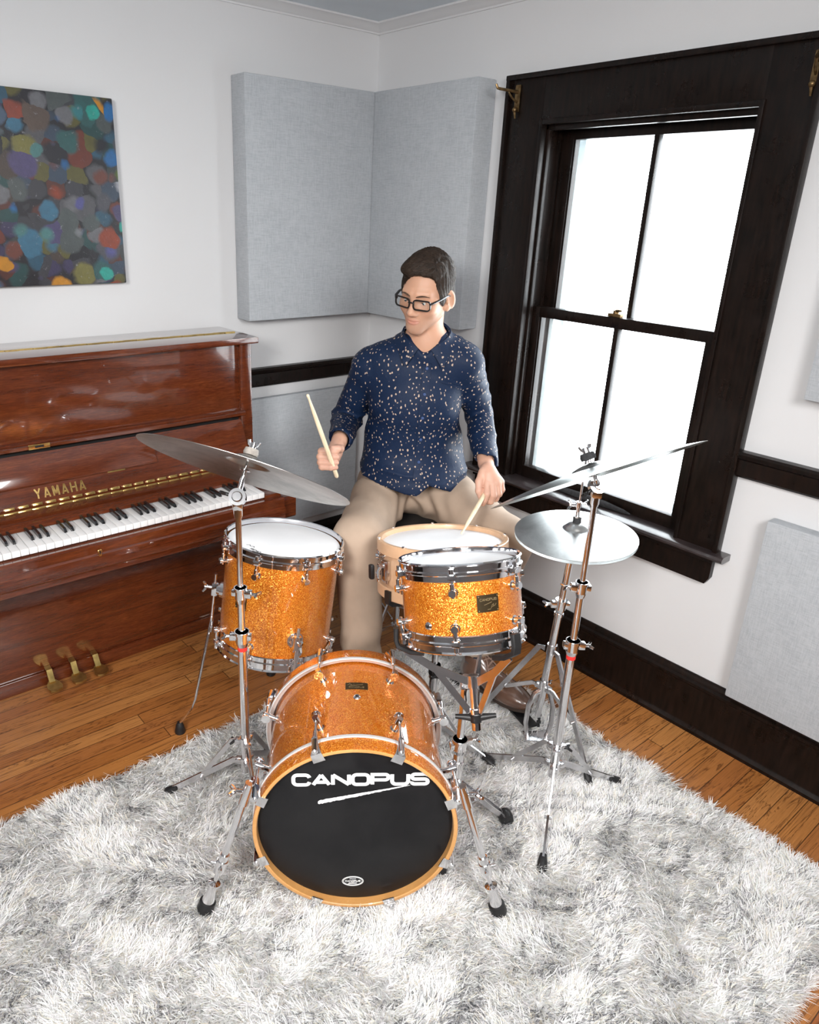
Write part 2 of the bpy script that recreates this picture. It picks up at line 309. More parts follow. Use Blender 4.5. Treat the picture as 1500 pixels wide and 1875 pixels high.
# ------------------------------------------------------------------ mesh builder
class MB:
    def __init__(s, o=(0, 0, 0), B=None):
        s.v = []; s.f = []; s.mi = []; s.n = 0; s.o = V(*o); s.B = np.eye(3) if B is None else np.asarray(B, float); s.cur = 0
    def add(s, P, F):
        P = np.asarray(P, float) @ s.B + s.o      # rows of B are the local axes in world space
        s.v.append(P)
        for f in F: s.f.append([i + s.n for i in f]); s.mi.append(s.cur)
        s.n += len(P); return s
    def ring(s, rings, closed=False, cap=True):
        n = len(rings[0]); P = np.concatenate(rings); F = []
        m = len(rings)
        for j in range(m if closed else m - 1):
            a, b = j * n, ((j + 1) % m) * n
            for i in range(n): F.append([a + i, a + (i + 1) % n, b + (i + 1) % n, b + i])
        if cap and not closed:
            F.append(list(range(n))[::-1]); F.append([(m - 1) * n + i for i in range(n)])
        return s.add(P, F)
    def tube(s, pts, r, n=12, cap=True, flat=None):
        pts = np.asarray(pts, float); m = len(pts); r = np.broadcast_to(np.asarray(r, float), (m,))
        T = np.gradient(pts, axis=0) if m > 2 else np.repeat((pts[1] - pts[0])[None], 2, 0)
        T = T / np.linalg.norm(T, axis=1)[:, None]
        u = np.cross(T[0], (0, 0, 1.) if abs(T[0][2]) < .9 else (1., 0, 0)); u /= np.linalg.norm(u)
        a = np.arange(n) * 2 * PI / n; rings = []
        for i in range(m):
            u = u - T[i] * (u @ T[i]); u /= np.linalg.norm(u); w = np.cross(T[i], u)
            k = 1.
            if 0 < i < m - 1:
                d0, d1 = nz(pts[i] - pts[i - 1]), nz(pts[i + 1] - pts[i]); k = 1.
            ca, sa = np.cos(a) * r[i], np.sin(a) * r[i] * (flat or 1.)
            rings.append(pts[i] + ca[:, None] * u + sa[:, None] * w)
        return s.ring(rings, cap=cap)
    def cyl(s, a, b, r, r2=None, n=16):
        return s.tube([a, b], [r, r if r2 is None else r2], n)
    def lathe(s, prof, n=64, a0=0., a1=2 * PI, closed=False, cap=False, c=(0, 0, 0), ax=None):
        """prof: (r, z) pairs; around local z, or around axis ax through c"""
        full = abs(a1 - a0 - 2 * PI) < 1e-6
        if ax is None: E = np.eye(3)
        else:
            z = nz(ax); x = nz(np.cross((0, 0, 1.) if abs(z[2]) < .9 else (1., 0, 0), z)); E = np.array([x, np.cross(z, x), z])
        m = n if full else n + 1
        a = a0 + (a1 - a0) * np.arange(m) / n
        P = np.array([[(r * math.cos(t), r * math.sin(t), z) for t in a] for r, z in prof]).reshape(-1, 3) @ E + V(*c)
        F = []; k = len(prof)
        for j in range(k if closed else k - 1):
            A, Bq = j * m, ((j + 1) % k) * m
            for i in range(m if full else m - 1): F.append([A + i, A + (i + 1) % m, Bq + (i + 1) % m, Bq + i])
        if cap: F.append(list(range(m))[::-1]); F.append([(k - 1) * m + i for i in range(m)])
        return s.add(P, F)
    def box(s, c, size, bev=.0, E=None):
        x, y, z = np.asarray(size, float) / 2; E = np.eye(3) if E is None else np.asarray(E, float)
        b = min(bev, x * .98, y * .98, z * .98)
        if b <= 0:
            P = [(i, j, k) for i in (-x, x) for j in (-y, y) for k in (-z, z)]
            F = [(0, 1, 3, 2), (4, 6, 7, 5), (0, 4, 5, 1), (2, 3, 7, 6), (0, 2, 6, 4), (1, 5, 7, 3)]
            return s.add(np.array(P) @ E + V(*c), F)
        bm = bmesh.new(); bmesh.ops.create_cube(bm, size=1.)
        for v in bm.verts: v.co.x *= 2 * x; v.co.y *= 2 * y; v.co.z *= 2 * z
        bmesh.ops.bevel(bm, geom=list(bm.edges), offset=b, segments=2, affect='EDGES', profile=.6)
        bm.verts.index_update(); P = np.array([v.co[:] for v in bm.verts]); F = [[v.index for v in f.verts] for f in bm.faces]; bm.free()
        return s.add(P @ E + V(*c), F)
    def bx(s, lo, hi, bev=0.):
        lo, hi = V(*lo), V(*hi); return s.box((lo + hi) / 2, np.abs(hi - lo), bev)
    def prism(s, poly, z0, z1, E=None, c=(0, 0, 0)):
        """polygon in local xy extruded along local z (E rows are axes)"""
        E = np.eye(3) if E is None else np.asarray(E, float); n = len(poly)
        P = [(x, y, z0) for x, y in poly] + [(x, y, z1) for x, y in poly]
        F = [list(range(n))[::-1], list(range(n, 2 * n))] + [[i, (i + 1) % n, n + (i + 1) % n, n + i] for i in range(n)]
        return s.add(np.array(P, float) @ E + V(*c), F)
    def ball(s, c, r, n=16, E=None):
        r = np.broadcast_to(np.asarray(r, float), (3,)); m = n // 2
        P = [(0, 0, -1)] ; F = []
        for j in range(1, m):
            t = -PI / 2 + PI * j / m
            P += [(math.cos(t) * math.cos(2 * PI * i / n), math.cos(t) * math.sin(2 * PI * i / n), math.sin(t)) for i in range(n)]
        P.append((0, 0, 1)); k = len(P) - 1
        for i in range(n): F.append([0, 1 + (i + 1) % n, 1 + i]); F.append([k, k - n + i, k - n + (i + 1) % n])
        for j in range(m - 2):
            a = 1 + j * n
            for i in range(n): F.append([a + i, a + (i + 1) % n, a + n + (i + 1) % n, a + n + i])
        E = np.eye(3) if E is None else np.asarray(E, float)
        return s.add(np.array(P) * r @ E + V(*c), F)
    def strip(s, pts, w, t, up, closed=False):
        """flat bar of width w, thickness t following pts; 'up' is roughly its thin direction"""
        pts = np.asarray(pts, float); rings = []
        for i in range(len(pts)):
            d = nz(pts[min(i + 1, len(pts) - 1)] - pts[max(i - 1, 0)]); sd = nz(np.cross(d, up)); u = np.cross(sd, d)
            rings.append(np.array([pts[i] + sd * w / 2 * a + u * t / 2 * b for a, b in ((-1, -1), (1, -1), (1, 1), (-1, 1))]))
        return s.ring(rings)
    def strokes(s, lines, w, E, c, th=.0005, z=0.):
        """2-D pen strokes (lists of points) as thin raised print in the plane with axes E[0], E[1]"""
        for ln in lines:
            ln = [q for i, q in enumerate(ln) if i == 0 or abs(q[0] - ln[i - 1][0]) + abs(q[1] - ln[i - 1][1]) > 1e-7]
            closed = len(ln) > 2 and np.allclose(ln[0], ln[-1]); P = np.array(ln[:-1] if closed else ln, float); n = len(P); L = []; Rr = []
            for i in range(n):
                a = P[i] - P[i - 1] if (closed or i > 0) else P[1] - P[0]
                b = P[(i + 1) % n] - P[i] if (closed or i < n - 1) else P[-1] - P[-2]
                a = a / np.linalg.norm(a); b = b / np.linalg.norm(b); na, nb = V(-a[1], a[0]), V(-b[1], b[0])
                m = na + nb; m = m / np.linalg.norm(m); k = min(1 / max(m @ na, .35), 2.2) * w / 2
                L.append(P[i] + m * k); Rr.append(P[i] - m * k)
            rings = [np.array([(*l, z), (*r, z), (*r, z + th), (*l, z + th)]) for l, r in zip(L, Rr)]
            rings = [q @ np.asarray(E) + V(*c) for q in rings]
            s.ring(rings, closed=closed)
        return s
    def data(s, name, mats, org, ang):
        me = bpy.data.meshes.new(name)
        P = np.concatenate(s.v) - org
        me.from_pydata(P.tolist(), [], s.f)
        for m in mats: me.materials.append(MAT[m])
        if len(mats) > 1: me.polygons.foreach_set('material_index', s.mi)
        bm = bmesh.new(); bm.from_mesh(me); bmesh.ops.recalc_face_normals(bm, faces=bm.faces); bm.to_mesh(me); bm.free()
        if ang:
            me.polygons.foreach_set('use_smooth', [True] * len(me.polygons)); me.set_sharp_from_angle(angle=math.radians(ang))
        me.update(); return me
ORG = {}
def thing(name, label, cat, loc=(0, 0, 0), group=None, kind=None):
    o = bpy.data.objects.new(name, None); COL.objects.link(o); o.location = loc; o.empty_display_size = .05
    ORG[o.name] = V(*loc); return tag(o, label, cat, group, kind)
def tag(o, label=None, cat=None, group=None, kind=None):
    if label: o['label'] = label
    if cat: o['category'] = cat
    if group: o['group'] = group
    if kind: o['kind'] = kind
    return o
def obj(name, mb, mat, parent=None, ang=40, loc=None):
    """link a builder as ONE mesh object; a part shares its parent's origin"""
    mats = mat if isinstance(mat, (list, tuple)) else [mat]
    org = ORG[parent.name] if parent else V(*(loc if loc is not None else (0, 0, 0)))
    o = bpy.data.objects.new(name, mb.data(name, mats, org, ang)); COL.objects.link(o); ORG[o.name] = org
    if parent: o.parent = parent
    else: o.location = org
    return o
def struct(name, mb, mat, ang=40):
    return tag(obj(name, mb, mat, None, ang), kind='structure')
def arc(c, r, a0, a1, n=8, ry=None):
    return [(c[0] + r * math.cos(math.radians(a0 + (a1 - a0) * i / n)), c[1] + (ry or r) * math.sin(math.radians(a0 + (a1 - a0) * i / n))) for i in range(n + 1)]
def letters(txt, w, h, gap, wide=True):
    """pen strokes of capital letters, each w wide and h high"""
    out = []; x = 0; r = min(w, h) * .34
    for ch in txt:
        q = {
            'C': [arc((w - r, r), r, -70, -90, 2) + arc((r, r), r, 270, 180) + arc((r, h - r), r, 180, 90) + arc((w - r, h - r), r, 90, 70, 2)] if False else
                 [[(w, h * .27)] + arc((w - r, r), r, 0, -90)[2:] + arc((r, r), r, 270, 180) + arc((r, h - r), r, 180, 90) + arc((w - r, h - r), r, 90, 0)[:-2] + [(w, h * .73)]],
            'O': [arc((w - r, r), r, 0, -90) + arc((r, r), r, 270, 180) + arc((r, h - r), r, 180, 90) + arc((w - r, h - r), r, 90, 0) + [(w, r)]],
            'A': [[(0, 0), (w * .5, h)], [(w * .5, h), (w, 0)], [(w * .2, h * .26), (w * .8, h * .26)]],
            'N': [[(0, 0), (0, h)], [(0, h), (w, 0)], [(w, 0), (w, h)]],
            'P': [[(0, 0), (0, h), (w - r * .8, h)] + arc((w - r * .8, h - r * .8), r * .8, 90, -90)[1:] + [(0, h - r * 1.6)]],
            'U': [[(0, h), (0, r)] + arc((r, r), r, 180, 270) + arc((w - r, r), r, 270, 360) + [(w, h)]],
            'S': [[(w * .97, h * .76)] + arc((w - r * .7, h - r * .7), r * .7, 20, 90) + arc((r * .75, h * .75), h * .25, 90, 270) + arc((w - r * .75, h * .25), h * .25, 90, -90) + arc((r * .7, r * .7), r * .7, 270, 200) + [(w * .03, h * .24)]],
            'Y': [[(0, h), (w / 2, h * .45)], [(w, h), (w / 2, h * .45)], [(w / 2, h * .48), (w / 2, 0)]],
            'M': [[(0, 0), (0, h)], [(0, h), (w / 2, h * .2)], [(w / 2, h * .2), (w, h)], [(w, h), (w, 0)]],
            'H': [[(0, 0), (0, h)], [(w, 0), (w, h)], [(0, h / 2), (w, h / 2)]],
            'R': [[(0, 0), (0, h), (w * .7, h)] + arc((w * .7, h * .76), h * .24, 90, -90)[1:] + [(0, h * .52)], [(w * .5, h * .52), (w, 0)]],
            'E': [[(w, 0), (0, 0), (0, h), (w, h)], [(0, h / 2), (w * .85, h / 2)]],
        }[ch]
        out += [[(a + x, b) for a, b in l] for l in q]; x += w + gap
    return out
def frame(z, up=(0, 0, 1)):
    """rows x, y, z with local z along z and local y near up"""
    z = nz(z); x = nz(np.cross(up, z)); return np.array([x, np.cross(z, x), z])
def wingnut(mb, c, ax, side, s=1.):
    """wing bolt standing at c along ax"""
    c, ax, side = V(*c), nz(ax), nz(side)
    mb.cyl(c, c + ax * .022 * s, .0045 * s, n=10)
    for k in (-1, 1):
        mb.tube([c + ax * .016 * s, c + ax * .022 * s + side * k * .009 * s, c + ax * .027 * s + side * k * .016 * s], [.004 * s, .0045 * s, .0035 * s], 8)

# ------------------------------------------------------------------ the room
H = 2.378
XB, YB = -4.6, -4.9
b = MB(); b.bx((XB, 0, 0), (.16, .16, H)); struct('wall_left', b, 'wall', 0)
b = MB()
for lo, hi in (((0, -.90, 0), (.16, 0, H)), ((0, YB, 0), (.16, -1.67, H)), ((0, -1.67, 1.975), (.16, -.90, H)), ((0, -1.67, 0), (.16, -.90, .645))): b.bx(lo, hi)
struct('wall_right', b, 'wall', 0)
b = MB(); b.bx((XB, YB - .15, 0), (.16, YB, H)); struct('wall_back', b, 'wall_dark', 0)
b = MB(); b.bx((XB - .15, YB - .15, 0), (XB, .16, H)); struct('wall_side', b, 'wall_dark', 0)
b = MB(); b.bx((XB - .15, YB - .15, -.1), (.16, .16, 0)); struct('floor', b, 'floor', 0)
b = MB(); b.bx((XB - .15, YB - .15, H), (.16, .16, H + .1)); struct('ceiling', b, 'ceiling', 0)
crown = [(0, 0), (0, -.036), (.006, -.036), (.008, -.030), (.014, -.027), (.022, -.020), (.038, -.008), (.044, -.006), (.046, 0)]
b = MB(); b.prism([(p, q) for p, q in crown], XB, 0, E=[(0, -1, 0), (0, 0, 1), (1, 0, 0)], c=(0, 0, H)); struct('trim_1', b, 'trim_white', 30)
b = MB(); b.prism([(p, q) for p, q in crown], YB, 0, E=[(-1, 0, 0), (0, 0, 1), (0, 1, 0)], c=(0, 0, H)); struct('trim_2', b, 'trim_white', 30)
base = [(0, 0), (.030, 0), (.030, .012), (.022, .022), (.020, .028), (.020, .172), (.024, .176), (.024, .186), (.016, .192), (.012, .205), (.005, .212), (0, .212)]
b = MB(); b.prism(base, XB, 0, E=[(0, -1, 0), (0, 0, 1), (1, 0, 0)]); struct('baseboard_left', b, 'darkwood', 30)
b = MB(); b.prism(base, YB, 0, E=[(-1, 0, 0), (0, 0, 1), (0, 1, 0)]); struct('baseboard_right', b, 'darkwood', 30)
rail = [(0, .930), (.014, .930), (.020, .937), (.020, .985), (.030, .992), (.034, 1.004), (.030, 1.012), (0, 1.012)]
b = MB(); b.prism(rail, XB, 0, E=[(0, -1, 0), (0, 0, 1), (1, 0, 0)]); struct('trim_3', b, 'darkwood', 30)
b = MB(); b.prism(rail, YB, -1.797, E=[(-1, 0, 0), (0, 0, 1), (0, 1, 0)]); b.prism(rail, -.752, 0, E=[(-1, 0, 0), (0, 0, 1), (0, 1, 0)]); struct('trim_4', b, 'darkwood', 30)

# ------------------------------------------------------------------ the window
win = thing('window_1', 'dark wood double-hung window with four bright panes', None, (0, -1.28, .655), kind='structure')
b = MB()
b.bx((-.022, -.914, .665), (.0, -.752, 2.105), .002); b.bx((-.022, -1.797, .665), (.0, -1.656, 2.105), .002); b.bx((-.0213, -1.657, 1.958), (.0, -.913, 2.1043), .002)
b.bx((-.034, -.764, .665), (.0, -.748, 2.112), .003); b.bx((-.034, -1.801, .665), (0, -1.785, 2.112), .003); b.bx((-.0348, -1.8018, 2.098), (0, -.7472, 2.1148), .003)
b.bx((-.028, -.922, .665), (.0, -.908, 1.97), .003); b.bx((-.028, -1.664, .665), (0, -1.650, 1.97), .003); b.bx((-.0272, -1.6632, 1.952), (0, -.9088, 1.9688), .003)
obj('casing', b, 'darkwood', win, 30)
b = MB()
b.bx((-.002, -.918, .66), (.15, -.898, 1.98), .001); b.bx((-.002, -1.676, .66), (.15, -1.650, 1.98), .001); b.bx((-.002, -1.66, 1.955), (.15, -.91, 1.98), .001)
for y in (-.916, -1.652): b.bx((.004, y - .014, .66), (.026, y + .014, 1.96), .004); b.bx((.074, y - .012, .66), (.084, y + .012, 1.96), .002)
b.bx((.004, -1.65, 1.935), (.026, -.91, 1.958), .004)
obj('jamb', b, 'darkwood', win, 30)
b = MB()
st = [(.0, .650), (-.050, .650), (-.056, .655), (-.058, .662), (-.054, .669), (-.048, .672), (.03, .672), (.03, .65)]
b.prism(st, -1.832, -.712, E=[(1, 0, 0), (0, 0, 1), (0, -1, 0)][:2] + [(0, 1, 0)])
obj('sill', b, 'sillwood', win, 30)
b = MB()
b.prism([(-1.790, .650), (-.760, .650), (-.760, .575), (-.772, .552), (-1.778, .552), (-1.790, .575)], -.022, 0, E=[(0, 1, 0), (0, 0, 1), (1, 0, 0)])
b.bx((-.034, -1.795, .632), (0, -.755, .650), .004)
obj('apron', b, 'darkwood', win, 30)
def sash(name, x0, x1, y0, y1, z0, z1, g, my):
    """frame y0>y1, glass opening g = (ya, yb, za, zb)"""
    ya, yb, za, zb = g; b = MB()
    b.bx((x0, ya, z0), (x1, y0, z1), .002); b.bx((x0, y1, z0), (x1, yb, z1), .002)
    b.bx((x0, yb, z0), (x1, ya, za), .002); b.bx((x0, yb, zb), (x1, ya, z1), .002)
    for e in ((ya - .006, ya, za, zb), (yb, yb + .006, za, zb)): b.bx((x0 + .006, e[0], e[2]), (x1 - .004, e[1], e[3]))
    o = obj(name, b, 'darkwood', win, 30)
    m = MB(); m.bx((x0 + .004, my - .009, za - .002), (x1 - .004, my + .009, zb + .002), .003); obj('muntin', m, 'darkwood', o, 30)
    for a, c in ((ya, my + .007), (my - .007, yb)):
        p = MB(); xm = (x0 + x1) / 2; p.bx((xm - .0015, c, za), (xm + .0015, a, zb)); obj('pane', p, 'glass', o, 0)
    return o
sash('lower_sash', .034, .070, -.913, -1.655, .668, 1.340, (-.956, -1.604, .716, 1.303), -1.281)
sash('upper_sash', .086, .120, -.913, -1.655, 1.300, 1.960, (-.975, -1.607, 1.333, 1.910), -1.289)
b = MB()
for lo, hi in (((.15, -.935, .64), (.21, -.90, 1.98)), ((.15, -1.68, .64), (.21, -1.64, 1.98)), ((.1505, -1.6795, 1.945), (.2095, -.9005, 1.9795)), ((.151, -1.679, .62), (.25, -.901, .680)),
               ((.175, -.965, .68), (.195, -.93, 1.95)), ((.175, -1.65, .68), (.195, -1.615, 1.95)), ((.1756, -1.649, .672), (.1944, -.931, .705)), ((.1758, -1.6494, 1.915), (.1942, -.9306, 1.9494)), ((.1756, -1.648, 1.29), (.1944, -.932, 1.312))): b.bx(lo, hi, .002)
obj('storm_frame', b, 'frost', win, 30)
b = MB(); b.box((.050, -1.264, 1.346), (.022, .050, .012), .003); b.cyl((.050, -1.264, 1.35), (.050, -1.264, 1.362), .010); b.tube([(.05, -1.264, 1.360), (.035, -1.285, 1.364), (.030, -1.295, 1.364)], [.006, .005, .004], 8)
obj('sash_lock', b, 'agedmetal', win)

def bracket(y, z, s, label):
    t = thing('curtain_bracket', label, 'curtain bracket', (-.034, y, z), 'old curtain rod brackets')
    b = MB(); b.box((-.026, y, z - .022), (.005, .022, .085), .002); b.cyl((-.03, y, z + .012), (-.024, y, z + .012), .004); b.cyl((-.03, y, z - .05), (-.024, y, z - .05), .004); obj('plate', b, 'agedmetal', t)
    b = MB(); b.tube([(-.027, y, z - .002), (-.060, y + s * .008, z + .000), (-.092, y + s * .026, z + .004), (-.100, y + s * .030, z + .006), (-.104, y + s * .034, z + .018)], [.0065, .005, .005, .005, .004], 8)
    b.tube([(-.027, y, z - .035), (-.050, y + s * .004, z - .022), (-.064, y + s * .010, z - .004)], .0035, 8); obj('hook', b, 'agedmetal', t)
    b = MB(); b.ball((-.036, y, z - .058), .009, 10); b.cyl((-.036, y, z - .062), (-.030, y, z - .085), .005, .003); obj('thumb_screw', b, 'agedmetal', t)
bracket(-.800, 2.062, 1, 'aged bronze curtain rod bracket on upper left corner of window frame')
bracket(-1.778, 2.052, -1, 'aged bronze curtain rod bracket on upper right corner of window frame')
t = MB(); pts = [(.020, -1.10, .677), (.018, -1.13, .680), (.014, -1.20, .683), (.010, -1.28, .685), (.012, -1.36, .684), (.016, -1.43, .680), (.018, -1.46, .677)]
t.tube(pts, [.003, .008, .011, .013, .012, .008, .003], 14)
o = obj('draft_stopper', t, 'blackfelt', None, 60); tag(o, 'dark cloth roll lying on the window sill below lower sash', 'draft stopper')

# ------------------------------------------------------------------ acoustic panels and painting
def panel(lo, hi, label):
    b = MB(); b.bx(lo, hi, .006); o = obj('acoustic_panel', b, 'panel', None, 40, loc=((lo[0] + hi[0]) / 2, (lo[1] + hi[1]) / 2, lo[2])); tag(o, label, 'acoustic panel', 'grey fabric acoustic panels')
panel((-.713, -.100, 1.225), (-.001, -.002, 2.114), 'large grey fabric acoustic panel on the painting wall, left of the room corner')
panel((-.100, -.676, 1.225), (-.002, -.101, 2.114), 'large grey fabric acoustic panel between room corner and window')
panel((-.785, -.052, .268), (-.10, -.021, .886), 'grey fabric acoustic panel low on wall between piano and drummer')
panel((-.050, -2.56, .218), (-.002, -1.930, .836), 'grey fabric acoustic panel low on wall right of the window')
panel((-.052, -2.56, 1.205), (-.002, -1.945, 2.094), 'sliver of grey acoustic panel at right photo edge above the chair rail')
b = MB(); b.bx((-1.96, -.034, 1.387), (-1.186, -.004, 1.985), .004)
o = obj('painting', b, 'painting', None, 30, loc=(-1.57, -.02, 1.387)); tag(o, 'colourful dabbed abstract canvas painting on the wall above the piano', 'painting')

# ------------------------------------------------------------------ piano
PX0, PX1 = -2.36, -.815
pi = thing('upright_piano', 'glossy mahogany upright piano with open keyboard against the left wall', 'piano', (-1.59, -.15, 0))
b = MB(); b.bx((PX0 - .015, -.306, 1.176), (-.797, -.004, 1.200), .005); ld = obj('lid', b, 'piano', pi)
b = MB()
for i in range(34): b.bx((PX0 + .03 + i * .0445, -.163 - (.003 if i % 2 else 0), 1.1995), (PX0 + .03 + i * .0445 + .0435, -.154 + (0 if i % 2 else .003), 1.2025), .0005)
obj('lid_hinge', b, 'oldbrass', ld, 0)
for x0, x1 in ((PX1 - .050, PX1), (PX0, PX0 + .050)):
    b = MB(); b.bx((x0, -.278, .0), (x1, -.005, 1.176), .003); obj('side_panel', b, 'piano', pi)
    b = MB(); s = -1 if x0 > -1 else 1
    prof = [(-.275, .565), (-.575, .565), (-.582, .572), (-.582, .640), (-.575, .650), (-.545, .655), (-.40, .672), (-.32, .70), (-.275, .72)]
    b.prism(prof, x0 - (.020 if s < 0 else 0), x1 + (.02 if s > 0 else 0), E=[(0, 1, 0), (0, 0, 1), (1, 0, 0)]); obj('arm', b, 'piano', pi, 30)
b = MB(); b.bx((PX0 + .05, -.262, .900), (PX1 - .05, -.235, 1.176), .002); up = obj('upper_panel', b, 'piano', pi)
b = MB(); b.prism([(-.235, .896), (-.282, .896), (-.288, .900), (-.288, .910), (-.282, .916), (-.266, .922), (-.235, .922)], PX0 + .05, PX1 - .035, E=[(0, 1, 0), (0, 0, 1), (1, 0, 0)]); obj('ledge', b, 'piano', up, 30)
b = MB(); b.bx((-1.662, -.291, .899), (-1.594, -.2885, .915), .001); lp = obj('lock_plate', b, 'brass', pi)
b = MB(); b.bx((-1.642, -.2925, .904), (-1.614, -.2905, .911)); obj('slot', b, 'tape', lp, 0)
b = MB(); b.bx((PX0 + .05, -.255, .64), (PX1 - .05, -.23, .90)); obj('gap_shade_board', b, 'tape', pi, 0)  # near-black board, its colour standing in for shade in the gap under the ledge
FB = MB(); FB.prism([(-.284, .886), (-.292, .888), (-.300, .880), (-.364, .737), (-.362, .728), (-.345, .728), (-.290, .862)], PX0 + .052, PX1 - .062, E=[(0, 1, 0), (0, 0, 1), (1, 0, 0)])
fb = obj('fallboard', FB, 'piano', pi, 30)
d = nz((0, -.064, -.143)); n_ = nz((0, -.143, .064))
Efb = [(1, 0, 0), tuple(-d), tuple(n_)]
o0 = V(-1.6, -.300, .880)
b = MB(); b.box(o0 + d * .062 + n_ * .006 + V(-.02, 0, 0), (.74, .066, .012), .004, E=Efb); obj('music_shelf', b, 'piano', fb)
b = MB(); b.bx((-1.425, -.348, .796), (-1.365, -.340, .799)); 
b = MB(); b.box(o0 + d * .097 + n_ * .001 + V(.20, 0, 0), (.062, .004, .004), E=Efb); obj('shelf_hinge', b, 'brass', fb, 0)
for i, ch in enumerate('YAMAHA'):
    b = MB(); b.strokes(letters(ch, .0165, .033, 0), .0052, [(1, 0, 0), tuple(-d), tuple(n_)], o0 + d * .139 + n_ * .0003 + V(-.076 + i * .0288, 0, 0), .0008); obj('inlaid_letter', b, 'brass', fb, 0)
b = MB(); k = 0; x = PX0 + .06
while x < PX1 - .09:
    for q, (zz, th) in enumerate(((.7395, .010), (.7285, .012))): b.box((x + .0215, -.3655 - q * .008, zz - q * .002), (.042 if q else .030, .009, th), .001, E=Efb)
    x += .043
obj('fallboard_hinge', b, 'brass', pi, 30)
b = MB(); b.prism([(-.362, .728), (-.374, .730), (-.452, .704), (-.454, .694), (-.44, .690), (-.36, .71)], PX0 + .052, PX1 - .062, E=[(0, 1, 0), (0, 0, 1), (1, 0, 0)]); obj('fallboard_lip', b, 'piano', pi, 30)
# keys
KZ, KF, KP, KR = .692, -.583, .0248, -.953
wk = None
def wkey(i):
    b = MB(); x1 = KR - i * KP; b.bx((x1 - KP + .0006, KF, KZ - .020), (x1 - .0006, KF + .15, KZ), .0012); return b
first = None
for i in range(52):
    if first is None: first = obj('white_key', wkey(0), 'ivory', pi, 40)
    else:
        o = first.copy(); COL.objects.link(o); o.location = (-i * KP, 0, 0)
firstb = None
for i in range(51):
    if i % 7 in (1, 2, 3, 5, 6):
        x = KR - (i + 1) * KP + {1: -.002, 2: 0, 3: .002, 5: -.0015, 6: .0015}[i % 7]
        if firstb is None:
            b = MB(); w = .0052
            f, k = -.534, -.445
            P = [(x - w, f, KZ - .004), (x + w, f, KZ - .004), (x + w, k, KZ - .004), (x - w, k, KZ - .004), (x - w * .78, f + .004, KZ + .006), (x + w * .78, f + .004, KZ + .006), (x + w * .78, f + .012, KZ + .0115), (x - w * .78, f + .012, KZ + .0115), (x + w * .78, k, KZ + .0125), (x - w * .78, k, KZ + .0125)]
            b.add(P, [(0, 1, 5, 4), (4, 5, 6, 7), (7, 6, 8, 9), (0, 4, 7, 9, 3), (1, 2, 8, 6, 5), (3, 9, 8, 2), (0, 3, 2, 1)])
            firstb = obj('black_key', b, 'blackkey', pi, 0); xb0 = x
        else:
            o = firstb.copy(); COL.objects.link(o); o.location = (x - xb0, 0, 0)
for x0, x1 in ((KR + .001, PX1 - .068), (PX0 + .068, KR - 52 * KP - .001)):
    b = MB(); b.bx((x0, KF - .002, .60), (x1, -.44, KZ - .012), .005); obj('key_block', b, 'piano', pi)
b = MB(); b.prism([(-.588, .580), (-.612, .580), (-.616, .588), (-.616, .628), (-.610, .633), (-.610, .660), (-.605, .667), (-.588, .667)], PX0 + .055, PX1 - .070, E=[(0, 1, 0), (0, 0, 1), (1, 0, 0)]); ks = obj('key_slip', b, 'piano', pi, 30)
b = MB(); b.bx((PX0 + .05, -.600, .555), (PX1 - .06, -.26, .600), .004); b.bx((PX0 + .05, -.588, .60), (PX1 - .07, -.26, .668)); obj('key_bed', b, 'piano', pi)
b = MB(); b.lathe([(.0, .0014), (.006, .0014), (.0075, 0)], 14, c=(-1.575, -.6162, .640), ax=(0, -1, 0)); b.box((-1.575, -.6168, .631), (.008, .0016, .012)); lk = obj('keyhole', b, 'brass', ks)
b = MB(); b.cyl((-1.575, -.6172, .641), (-1.575, -.6182, .641), .0025); b.box((-1.575, -.6177, .635), (.003, .001, .009)); obj('slot', b, 'tape', lk, 0)
b = MB(); b.bx((PX0 + .05, -.262, .055), (PX1 - .05, -.235, .556), .002); obj('lower_panel', b, 'piano', pi)
b = MB(); b.bx((PX0 + .05, -.272, .0), (PX1 - .05, -.235, .053), .003); obj('bottom_rail', b, 'piano', pi)
for i, x in enumerate((-1.698, -1.612, -1.530)):
    b = MB(); z = .040
    b.strip([(x + .004, -.262, z + .030), (x + .004, -.285, z + .026), (x + .003, -.300, z + .010), (x + .002, -.318, z - .006)], .020, .007, (0, 0, 1))
    b.prism([(-.012, .012), (.012, .012), (.022, -.006), (.026, -.028), (.020, -.046), (0, -.052), (-.020, -.046), (-.026, -.028), (-.022, -.006)], -.004, .004, E=[(1, 0, 0), nz((0, 1, .08)), nz((0, -.08, 1))], c=(x + .003, -.318, z - .010))
    obj('pedal', b, 'oldbrass', pi, 35)

